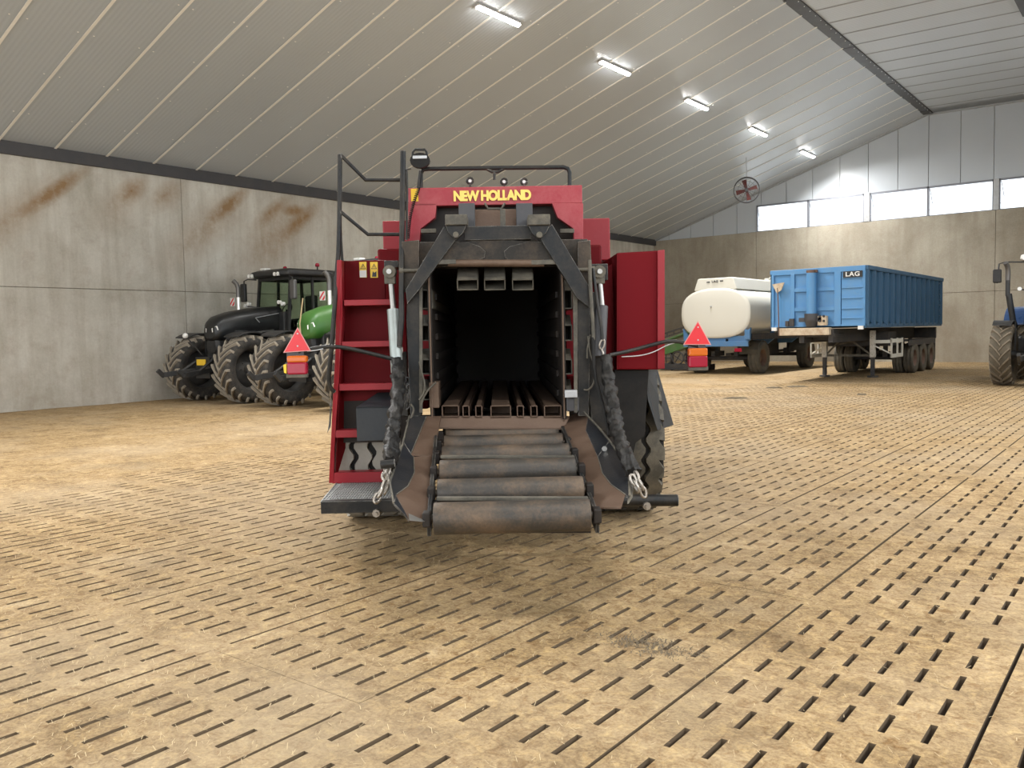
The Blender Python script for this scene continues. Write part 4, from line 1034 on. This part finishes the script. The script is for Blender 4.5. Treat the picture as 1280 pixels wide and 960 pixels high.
    for i,nm in enumerate(('windscreen','side_window','rear_window','side_window')):
        j=(i+1)%4; mb=MB(); zb = 2.26 if i == 0 else 1.66
        q = (zb-1.55)/1.65
        A_=(lerp(b0[i][0],t0[i][0],q),lerp(b0[i][1],t0[i][1],q),zb); B_=(lerp(b0[j][0],t0[j][0],q),lerp(b0[j][1],t0[j][1],q),zb)
        mb.slab([A_,B_,(*t0[j],3.14),(*t0[i],3.14)],(0,.008,0) if i%2==0 else (.008,0,0)); bd(mb,nm,M_['glass'],0)
    mb=MB(); mb.loft([[(x*.93,1.7+(y-1.7)*.95,3.20) for x,y in R8] for R8 in [[(-.80,.86),(-.6,.76),(.6,.76),(.80,.86),(.85,1.7),(.80,2.6),(-.80,2.6),(-.85,1.7)]]]+[[(x*s_,1.7+(y-1.7)*s_,z) for x,y in [(-.80,.86),(-.6,.76),(.6,.76),(.80,.86),(.85,1.7),(.80,2.6),(-.80,2.6),(-.85,1.7)]] for z,s_ in ((3.25,1.05),(3.36,1.03),(3.42,.85))],0,True,False); bd(mb,'roof',roofm,.03)
    for x in (-.72,-.58,.40,.54):
        mb=MB(); mb.cyl((x,.70,3.27),(x,.80,3.27),.052,12); bd(mb,'work_light',M_['lens'],0)
    mb=MB(); mb.bb(-.42,-.2,.85,1.05,3.41,3.47); bd(mb,'receiver',M_['white'],.02)
    for s_ in (-1,1):
        mb=MB(); mb.cyl((s_*.70,1.9,3.38),(s_*.70,1.9,3.50),.02,8); o=bd(mb,'beacon_stem',P,0); mb=MB(); mb.lathe([(.0,-.0),(.055,0),(.06,.05),(.04,.09),(0,.10)],14,Matrix.Translation((s_*.70,1.9,3.50)) @ Matrix.Rotation(-PI/2,4,'Y')); bd(mb,'beacon',M_['redlens'] if roofm is not M_['white'] else M_['amber'],0)
        mb=MB(); mb.tube([(s_*.72,.95,3.18),(s_*(.9+mx),.80,3.20),(s_*(1.04+mx),.78,3.16),(s_*(1.08+mx),.78,2.65)],.018,6); bd(mb,'mirror_arm',P,0)
        mb=MB(); mb.box((s_*(1.08+mx),.78,2.84),(.20,.10,.50 if mx==0 else .36)); bd(mb,'mirror',P if s_<0 else M_['exh'],.03)
        mb=MB(); mb.beam((s_*.5,.85,2.42),(s_*.80,.66,2.46),.03,.03)
        bd(mb,'lamp_bar',P,0)
        for q in (0,.15): mb=MB(); mb.cyl((s_*(.66+q),.60,2.52-q*.3),(s_*(.66+q),.68,2.52-q*.3),.05,12); bd(mb,'work_light',M_['lens'],0)
    mb=MB(); mb.bb(-.22,.22,1.75,2.2,1.95,2.08); mb.bb(-.22,.22,2.15,2.3,2.0,2.75); bd(mb,'seat',M_['seat'],.05)
    mb=MB(); c=Vector((0,1.38,2.35)); mb.tube([c+Vector((.19*math.cos(2*PI*k/20),.08*math.sin(2*PI*k/20),.17*math.sin(2*PI*k/20))) for k in range(21)],.014,6); mb.cyl((0,1.2,1.9),c,.03,8); bd(mb,'steering_wheel',P,0)
    # exhaust on the right-hand cab corner
    mb=MB(); mb.cyl((-.78-mx,.40,2.30),(-.78-mx,.40,2.70),.055,14); ex=bd(mb,'exhaust_sleeve',M_['silver'] if mx==0 else P,0)
    mb=MB(); mb.tube([(-.78-mx,.40,2.70),(-.78-mx,.40,2.95),(-.79-mx,.36,3.06),(-.82-mx,.28,3.15)],.06,12); bd(mb,'exhaust_tip',M_['exh'],0,ex)
    mb=MB(); mb.cyl((-.62-mx,.50,1.35),(-.76-mx,.42,2.35),.075,14); bd(mb,'exhaust_can',P,0,ex)
    # front linkage
    mb=MB(); mb.bb(-.30,.30,-1.25,-.8,.62,1.15)
    for s_ in (-1,1):
        mb.beam((s_*.28,-1.1,.84),(s_*.46,-2.02,.74),.07,.12); mb.beam((s_*.46,-2.02,.70),(s_*.46,-2.18,.86),.07,.10); mb.cyl((s_*.30,-1.1,1.12),(s_*.38,-1.6,.80),.04,10)
    bd(mb,'front_linkage',P,.006)
    mb=MB(); mb.box((0,-1.28,1.02),(.36,.04,.15)); bd(mb,'number_plate',M_['yellow'],.01)
    for ex_ in extras:
        if ex_=='ball':
            mb=MB(); mb.tube([(-.15,-1.15,1.2),(-.25,-1.45,1.60)],.018,6); o=bd(mb,'marker_stalk',P,0)
            c=Vector((-.27,-1.52,1.69)); mb=MB(); mb.lathe([(.07*math.sin(PI*k/8),-.07*math.cos(PI*k/8)) for k in range(9)],12,Matrix.Translation(c)); bd(mb,'marker_ball',M_['white'],0,o)
        if ex_=='rod':
            mb=MB(); mb.tube([(-.05,-1.05,.95),(-.07,-1.05,1.55),(-.06,-1.08,1.9),(.10,-1.10,2.45)],.014,6); bd(mb,'marker_rod',M_['straw'],0)
        if ex_=='plate':
            mb=MB(); mb.box((-.98,.35,2.58),(.20,.012,.22)); o=bd(mb,'warning_plate',M_['white'],0); mb=MB(); mb.slab([(-1.07,.342,2.49),(-1.07,.342,2.55),(-.95,.342,2.68),(-.89,.342,2.68)],(0,-.004,0)); mb.slab([(-1.0,.342,2.48),(-.93,.342,2.48),(-.89,.342,2.53),(-.89,.342,2.6)],(0,-.004,0)); bd(mb,'plate_stripes',M_['sign'],0,o)
    return t
tractor('tractor',(-19.15,13.30,0),0,'black tractor parked against the left concrete wall',M_['blackpaint'],M_['plastic'],extras=('ball','plate'))
tractor('tractor',(-15.25,13.15,0),0,'green tractor parked between the black tractor and the red baler',M_['greenpaint'],M_['plastic'],track=2.3,extras=('rod','plate'))
bt=tractor('tractor',(-2.42,25.1,0),0,'dark blue tractor cut off by the right edge of the photo',M_['bluepaint'],M_['white'],rf=.79,wf=.48,rr=.98,wr=.6,track=2.12,wb=2.9,rim=M_['dusty'],fy=0,mx=.27,tm=[M_['mudtyre'],M_['mudlug']])
M_['blueplate']=M_['bluepaint']

# ================================================================== WHITE TANK TRAILER
M_['cream'] = paint('cream white tank paint', (.70,.685,.61), .34, 0, (.60,.56,.45), .15, 1.2, 40, 0)
M_['tblue'] = paint('mid blue trailer paint', (.075,.20,.40), .42, 0, (.16,.19,.20), .45, 3)
M_['chass'] = paint('dark dusty chassis', (.035,.036,.04), .7, 0, (.11,.09,.07), .7, 4)
M_['ttyre'] = paint('dusty trailer tyre', (.085,.078,.062), .85, 0, (.19,.165,.125), .7, 3)
M_['wheelrust'] = paint('rusty trailer wheel', (.15,.085,.06), .7, .1, (.2,.16,.12), .6, 6)
def truck_wheel(parent,x,y,r,w_,side,n=1,mat=None):
    e=empty('wheel',(x,y,r)); e.parent=parent
    for k in range(n):
        o_=-side*k*(w_+.04); h=w_/2
        mb=MB(); mb.lathe([(r*.55,-h*.8),(r*.75,-h),(r*.93,-h*.97),(r,-h*.8),(r,-h*.45),(r-.015,-h*.42),(r-.015,-h*.36),(r,-h*.33),(r,h*.33),(r-.015,h*.36),(r-.015,h*.42),(r,h*.45),(r,h*.8),(r*.93,h*.97),(r*.75,h),(r*.55,h*.8)],36,Matrix.Translation((o_,0,0))); mb.build('tyre',mat or M_['ttyre'],e)
    mb=MB(); h=w_/2; mb.lathe([(r*.56,side*h*.8),(r*.50,side*h*.6),(r*.48,-side*h*.4),(r*.30,-side*h*.2),(r*.26,side*h*.3),(0,side*h*.35)],28); mb.build('rim',M_['wheelrust'],e)
    return e
tk=empty('tank_trailer',(-12.60,27.7,0),0,'white oval tank trailer on blue chassis before the back wall, between baler and blue trailer','trailer')
mb=MB(); H=1.285
def tr(y,sc): 
    out=[]
    for k in range(40):
        a=2*PI*k/40; c,s_=math.cos(a),math.sin(a); e=2.6
        out.append((math.copysign(abs(c)**(2/e),c)*H*sc, y, 2.13+math.copysign(abs(s_)**(2/e),s_)*.86*sc))
    return out
mb.loft([tr(-.035,.30),tr(-.032,.6),tr(-.02,.9),tr(-.005,.985),tr(.02,1.0),tr(7.9,1.0),tr(7.96,.9)]); mb.build('tank_body',M_['cream'],tk)
mb=MB(); mb.slab([(-.80,.02,2.93),(-.66,.02,3.33),(-.60,.02,3.35),(.60,.02,3.35),(.66,.02,3.33),(.80,.02,2.93)],(0,7.7,0)); cr=mb.build('tank_crest',M_['cream'],tk,bevel=.03)
mb=MB(); 
mb.box((-.25,.008,3.215),(.12,.01,.035)); mb.box((.24,.008,3.235),(.12,.01,.035)); mb.build('badge_bar',M_['decalblack'],cr); text('badge_lettering','LAG',.10,Matrix.Translation((0,.0,3.225)) @ Matrix.Rotation(PI/2,4,'X'),M_['decalblack'],cr,.004,.003,1.2,1.1)
for y,x in ((3.5,.1),(4.3,-.05),(5.2,.15)):
    mb=MB(); mb.cyl((x+.4,y,3.34),(x+.4,y,3.44),.10,14); mb.tube([(x+.5,y-.1,3.4),(x+.55,y,3.5),(x+.5,y+.1,3.4)],.015,6); mb.build('tank_hatch',M_['cream'],tk)
mb=MB(); c=Vector((-.13,-.075,2.36)); mb.cyl(c,c+Vector((0,.05,0)),.03,8); mb.build('small_fitting',M_['galv'],tk)
mb=MB()
for s_ in (-1,1): mb.bb(s_*.35,s_*.47,.05,7.9,1.0,1.25); mb.bb(s_*1.15,s_*1.25,.2,7.8,1.20,1.42)
mb.bb(-.47,.47,3.6,3.8,1.0,1.2)
mb.build('chassis',M_['chass'],tk,bevel=.01)
for y in (.05,2.2,4.6,7.4):
    mb=MB(); mb.slab([(-1.25,y,1.62),(-1.22,y,1.20),(-1.0,y,1.02),(1.0,y,1.02),(1.22,y,1.20),(1.25,y,1.62),(1.02,y,1.34),(-1.02,y,1.34)],(0,.12,0)); mb.build('cradle',M_['tblue'],tk,bevel=.008)
mb=MB(); mb.bb(-1.2,1.2,-.02,.05,.98,1.16); mb.build('rear_bar',M_['tblue'],tk,bevel=.01)
mb=MB(); mb.bb(1.08,1.27,-.05,.0,1.22,1.55); o=mb.build('end_box',M_['tblue'],tk,bevel=.01)
for s_ in (-1,1):
    mb=MB(); mb.bb(s_*.72,s_*.98,-.06,-.02,.80,.92); mb.build('tail_lamp',M_['redlens'],tk,bevel=.01)
    for y in (1.15,5.95): truck_wheel(tk,s_*1.10,y,.56,.40,s_,1)
    for y in (1.15,5.95):
        mb=MB(); R1=.62; ring=[]
        for k in range(11):
            a=math.radians(15+k*15); ring.append([(s_*.62,y-R1*math.cos(a),.545+R1*math.sin(a)),(s_*1.27,y-R1*math.cos(a),.545+R1*math.sin(a)),(s_*1.27,y-(R1-.02)*math.cos(a),.545+(R1-.02)*math.sin(a)),(s_*.62,y-(R1-.02)*math.cos(a),.545+(R1-.02)*math.sin(a))])
        mb.loft(ring,0,True,False); mb.build('mudguard',M_['ttyre'],tk)
mb=MB()
for y in (1.15,5.95): mb.cyl((-1.1,y,.545),(1.1,y,.545),.07,10); mb.bb(-.5,-.35,y-.4,y+.4,.62,.8); mb.bb(.35,.5,y-.4,y+.4,.62,.8); mb.bb(-.48,-.36,y-.06,y+.06,.5,1.05); mb.bb(.36,.48,y-.06,y+.06,.5,1.05)
mb.beam((0,7.6,.7),(0,10.0,.6),.10,.10); mb.bb(-.3,.3,2.6,5.2,.55,1.0); mb.bb(-.45,.45,3.0,3.2,.6,1.05); mb.bb(-.1,.1,1.1,5.5,.62,.72); mb.bb(-.05,.05,3.0,7.7,.62,.72); mb.build('running_gear',M_['chass'],tk)

# ================================================================== BLUE TIPPING TRAILER
M_['lblue'] = paint('lit blue trailer paint', (.085,.26,.52), .45, 0, (.18,.29,.40), .45, 2.5, 30, .05, ((.20,.13,.09), .735))  # brighter copy of the trailer blue for the lit front
M_['sblue'] = paint('shaded side blue paint', (.022,.095,.19), .55, 0, (.07,.12,.17), .4, 3, 30, .05)  # same trailer blue darkened, shade of the side put into the colour
M_['rusty'] = paint('rusty flaking cream beam', (.58,.49,.36), .7, 0, (.26,.13,.06), .8, 5, 40, .1)
M_['flake'] = paint('flaking white paint', (.62,.60,.54), .6, 0, (.20,.15,.11), .7, 9, 40, .1, ((.14,.09,.06), .62))
M_['offwhite'] = paint('off white guard paint', (.66,.65,.58), .55, 0, (.4,.36,.28), .4, 5)
bt_=empty('tipping_trailer',(-8.08,24.6,0),0,'blue ribbed tipping trailer standing on its white legs before the back wall','trailer')
W=1.315; LEN=9.6; z0,z1=1.60,3.23
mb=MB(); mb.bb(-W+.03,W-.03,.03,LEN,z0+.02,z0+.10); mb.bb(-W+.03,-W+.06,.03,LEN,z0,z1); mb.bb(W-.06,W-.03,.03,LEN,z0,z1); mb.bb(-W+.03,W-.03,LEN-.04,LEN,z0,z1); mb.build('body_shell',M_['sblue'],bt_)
mb=MB(); mb.bb(-W,W,.02,.06,z0,z1); mb.build('front_wall',M_['lblue'],bt_)
for s_ in (-1,1):
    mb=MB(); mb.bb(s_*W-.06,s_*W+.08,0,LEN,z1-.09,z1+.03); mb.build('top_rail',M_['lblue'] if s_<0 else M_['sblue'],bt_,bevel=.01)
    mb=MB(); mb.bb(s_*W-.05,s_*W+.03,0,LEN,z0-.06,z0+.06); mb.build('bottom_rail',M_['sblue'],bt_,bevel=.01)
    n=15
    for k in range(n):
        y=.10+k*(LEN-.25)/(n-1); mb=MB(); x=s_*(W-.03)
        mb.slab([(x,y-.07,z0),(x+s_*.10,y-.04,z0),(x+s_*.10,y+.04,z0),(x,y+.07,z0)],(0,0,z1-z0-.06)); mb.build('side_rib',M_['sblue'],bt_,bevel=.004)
mb=MB()
for k in range(8): mb.bb(W+.05,W+.09,8.75,9.05,z0+.1+k*.19,z0+.13+k*.19)
mb.bb(W+.05,W+.08,8.75,8.78,z0,z1-.1); mb.bb(W+.05,W+.08,9.02,9.05,z0,z1-.1); mb.build('side_ladder',M_['sblue'],bt_)
FX=lambda px:(px-965)/117*2*W-W    # helper for laying out the front wall
FZ=lambda py:z1-(py-337)/73*(z1-z0)
mb=MB(); mb.bb(-W,W,-.03,.03,z1-.12,z1+.03); mb.build('front_top_beam',M_['lblue'],bt_,bevel=.01)
mb=MB(); mb.bb(-W,W,-.02,.03,z0,z0+.05); mb.build('front_sill',M_['lblue'],bt_,bevel=.005)
for a,b_ in ((965,968),(990,995),(1045,1053),(1078,1082)):
    mb=MB(); mb.bb(FX(a),FX(b_),-.035,.03,z0,z1-.1); mb.build('front_post',M_['lblue'],bt_,bevel=.006)
for (a,b_) in ((995,1045),):
    for y0,y1 in ((360,365),(385,390)): mb=MB(); mb.bb(FX(a),FX(b_),-.03,.03,FZ(y1),FZ(y0)); mb.build('front_rail',M_['lblue'],bt_,bevel=.005)
for k,y in enumerate((350,362,375,388,400)):
    mb=MB(); mb.bb(FX(1054),FX(1080),-.045,.03,FZ(y)-.022,FZ(y)+.022); mb.build('step_rung',M_['lblue'],bt_,bevel=.006)
mb=MB(); mb.slab([(FX(1054),-.015,FZ(408)),(FX(1079),-.015,FZ(408)),(FX(1079),-.015,FZ(342)),(FX(1054),-.015,FZ(342))],(0,.02,0)); mb.build('corner_panel',M_['lblue'],bt_)
pl_=MB().bb(FX(1056),FX(1079),-.062,-.045,FZ(350)+.0,FZ(342)).build('name_board',M_['decalblack'],bt_)
text('board_lettering','LAG',.17,Matrix.Translation((FX(1067.5),-.066,FZ(346))) @ Matrix.Rotation(PI/2,4,'X'),M_['white'],pl_,.004,.004,1.15,1.1)
# tipping ram
e=empty('tipping_ram',(FX(1018.5),-.16,0)); e.parent=bt_
mb=MB(); mb.cyl((0,0,1.95),(0,0,3.12),.135,20); mb.build('ram_tube',M_['lblue'],e)
mb=MB(); mb.cyl((0,0,3.12),(0,0,3.20),.10,16); mb.box((0,.06,3.17),(.30,.1,.08)); mb.build('ram_head',M_['wheelrust'],e)
mb=MB(); mb.cyl((0,0,1.78),(0,0,1.97),.19,20); mb.cyl((0,0,1.60),(0,0,1.78),.13,18,.19); mb.bb(-.34,.30,-.06,.06,1.74,1.86); mb.build('ram_foot',M_['steel_dark'],e)
mb=MB(); mb.bb(FX(1027),FX(1038),-.22,-.06,z0+.03,z0+.30); cb_=mb.build('valve_plate',M_['rusty'],bt_,bevel=.01)
for u in (1030,1035):
    for v in (397,403): mb=MB(); mb.cyl((FX(u),-.235,FZ(v)),(FX(u),-.21,FZ(v)),.035,10); mb.build('hose_coupling',M_['decalblack'],cb_)
mb=MB(); mb.tube([(FX(976),-.12,1.35),(FX(975),-.10,2.2),(FX(974),-.10,2.75)],.018,6); o=mb.build('shovel_handle',M_['wheelrust'],bt_)
mb=MB(); mb.slab([(FX(967),-.11,2.86),(FX(983),-.11,2.90),(FX(979),-.11,2.68),(FX(973),-.11,2.60)],(0,.03,0)); mb.build('shovel_blade',M_['rusty'],o)
for px,w_ in ((986,.10),(992,.14)):
    mb=MB(); mb.bb(FX(px)-w_/2,FX(px)+w_/2,-.1,-.03,1.62,1.62+w_*1.6); mb.build('coupling_box',M_['chass'],bt_,bevel=.01)
mb=MB(); mb.bb(-1.0,.42,-.28,.0,1.36,1.57); mb.build('front_beam',M_['rusty'],bt_,bevel=.015)
MB().bb(1.13,1.27,-.05,.02,1.50,1.60).build('marker_lamp',M_['white'],bt_); MB().bb(-W,-1.16,-.05,.02,1.50,1.60).build('marker_lamp',M_['white'],bt_)
mb=MB(); mb.bb(-.48,-.34,-.1,LEN-.2,1.14,1.52); mb.bb(.34,.48,-.1,LEN-.2,1.14,1.52); mb.bb(-.5,.5,-.05,.8,1.30,1.40)
for y in (.6,2.5,4.3,6.2,8.0,9.3): mb.bb(-.45,.45,y,y+.1,1.2,1.45)
mb.bb(-1.2,1.2,LEN-.3,LEN-.15,1.1,1.5); mb.bb(-1.0,1.0,3.7,4.6,.95,1.4); mb.build('chassis',M_['chass'],bt_,bevel=.01)
for lx in (-.76,.70):
    e=empty('support_leg',(lx,3.05,0)); e.parent=bt_
    mb=MB(); mb.bb(-.075,.075,-.075,.075,.62,1.45); mb.build('leg_housing',M_['flake'],e,bevel=.008)
    mb=MB(); mb.bb(-.055,.055,-.055,.055,.06,.65); mb.build('leg_tube',M_['chass'],e,bevel=.006)
    mb=MB(); mb.cyl((0,0,0),(0,0,.05),.16,14); mb.build('foot_plate',M_['chass'],e)
mb=MB(); mb.beam((-.76,3.05,.68),(.70,3.05,.68),.06,.07); mb.beam((-.15,3.05,1.3),(.65,3.05,.70),.05,.05); mb.beam((-.15,3.05,1.3),(-.72,3.05,.70),.05,.05); mb.beam((-.5,3.2,1.0),(.3,3.2,1.15),.04,.04); mb.build('leg_brace',M_['dusty'],bt_)
for s_ in (-1,1):
    mb=MB(); x=s_*1.22
    for z in (1.12,.66): mb.beam((x,3.10,z),(x,4.5,z),.03,.12)
    for y in (3.15,3.85,4.45): mb.beam((x,y,.62),(x,y,1.2),.04,.10)
    mb.beam((s_*.72,3.0,1.10),(x,3.15,1.10),.05,.10); mb.beam((s_*.72,3.0,1.0),(x,3.15,.72),.04,.04); mb.build('side_guard',M_['offwhite'],bt_,bevel=.005)
    mb=MB(); mb.bb(s_*.62,s_*1.25,5.15,LEN-.6,1.06,1.10); mb.bb(s_*1.23,s_*1.26,5.15,LEN-.6,.92,1.10); mb.bb(s_*.7,s_*1.25,LEN-.58,LEN-.55,.35,1.1); mb.build('mudguard',M_['chass'],bt_)
    for y in (6.05,7.25,8.45): truck_wheel(bt_,s_*1.12,y,.50,.30,s_,2 if y<7 else 1)
mb=MB()
for y in (6.05,7.25,8.45): mb.cyl((-1.1,y,.5),(1.1,y,.5),.065,10); mb.bb(-.5,-.35,y-.5,y+.5,.55,.7); mb.bb(.35,.5,y-.5,y+.5,.55,.7)
for y in (5.6,6.65,7.85,9.0): mb.bb(-.48,-.36,y-.05,y+.05,.6,1.2); mb.bb(.36,.48,y-.05,y+.05,.6,1.2)
mb.build('axles',M_['chass'],bt_)

# ================================================================== GREEN MOWER behind the red box
gm=empty('mower',(-14.9,30.2,0),0,'green hay mower parked by the white tank, half hidden by the red side box','mower')
mb=MB(); mb.beam((-.9,0,1.15),(.85,0,1.72),.5,.07); mb.beam((-.9,.02,.75),(.8,.02,1.25),.7,.30); mb.build('hood',paint('dark green paint',(.07,.17,.05),.5,0,(.2,.2,.14),.5,4),gm,bevel=.02)
mb=MB(); mb.beam((-.9,-.1,1.45),(.85,-.1,1.95),.06,.05); mb.beam((-.9,-.1,1.30),(.85,-.1,1.82),.04,.03)
for k in range(6): mb.beam((-.8+.3*k,-.1,1.32+.088*k),(-.8+.3*k,-.1,1.5+.088*k),.03,.03)
mb.build('guard_frame',M_['chass'],gm)
for k in range(4):
    mb=MB(); x=-.75+.5*k; mb.tube([(x+.24*math.cos(2*PI*j/16),-.3,.5+.24*math.sin(2*PI*j/16)) for j in range(17)],.03,6)
    for q in range(4): mb.cyl((x,-.3,.5),(x+.24*math.cos(q*PI/2+k),-.3,.5+.24*math.sin(q*PI/2+k)),.018,5)
    mb.build('rake_wheel',M_['chass'],gm)
mb=MB(); mb.bb(-1.0,1.0,-.35,.35,.04,.26); mb.bb(-.05,.05,-.05,.05,.2,1.3); mb.bb(-.7,-.6,-.05,.05,0,.9); mb.bb(.6,.7,-.05,.05,0,.9); mb.build('base_beam',M_['chass'],gm,bevel=.02)
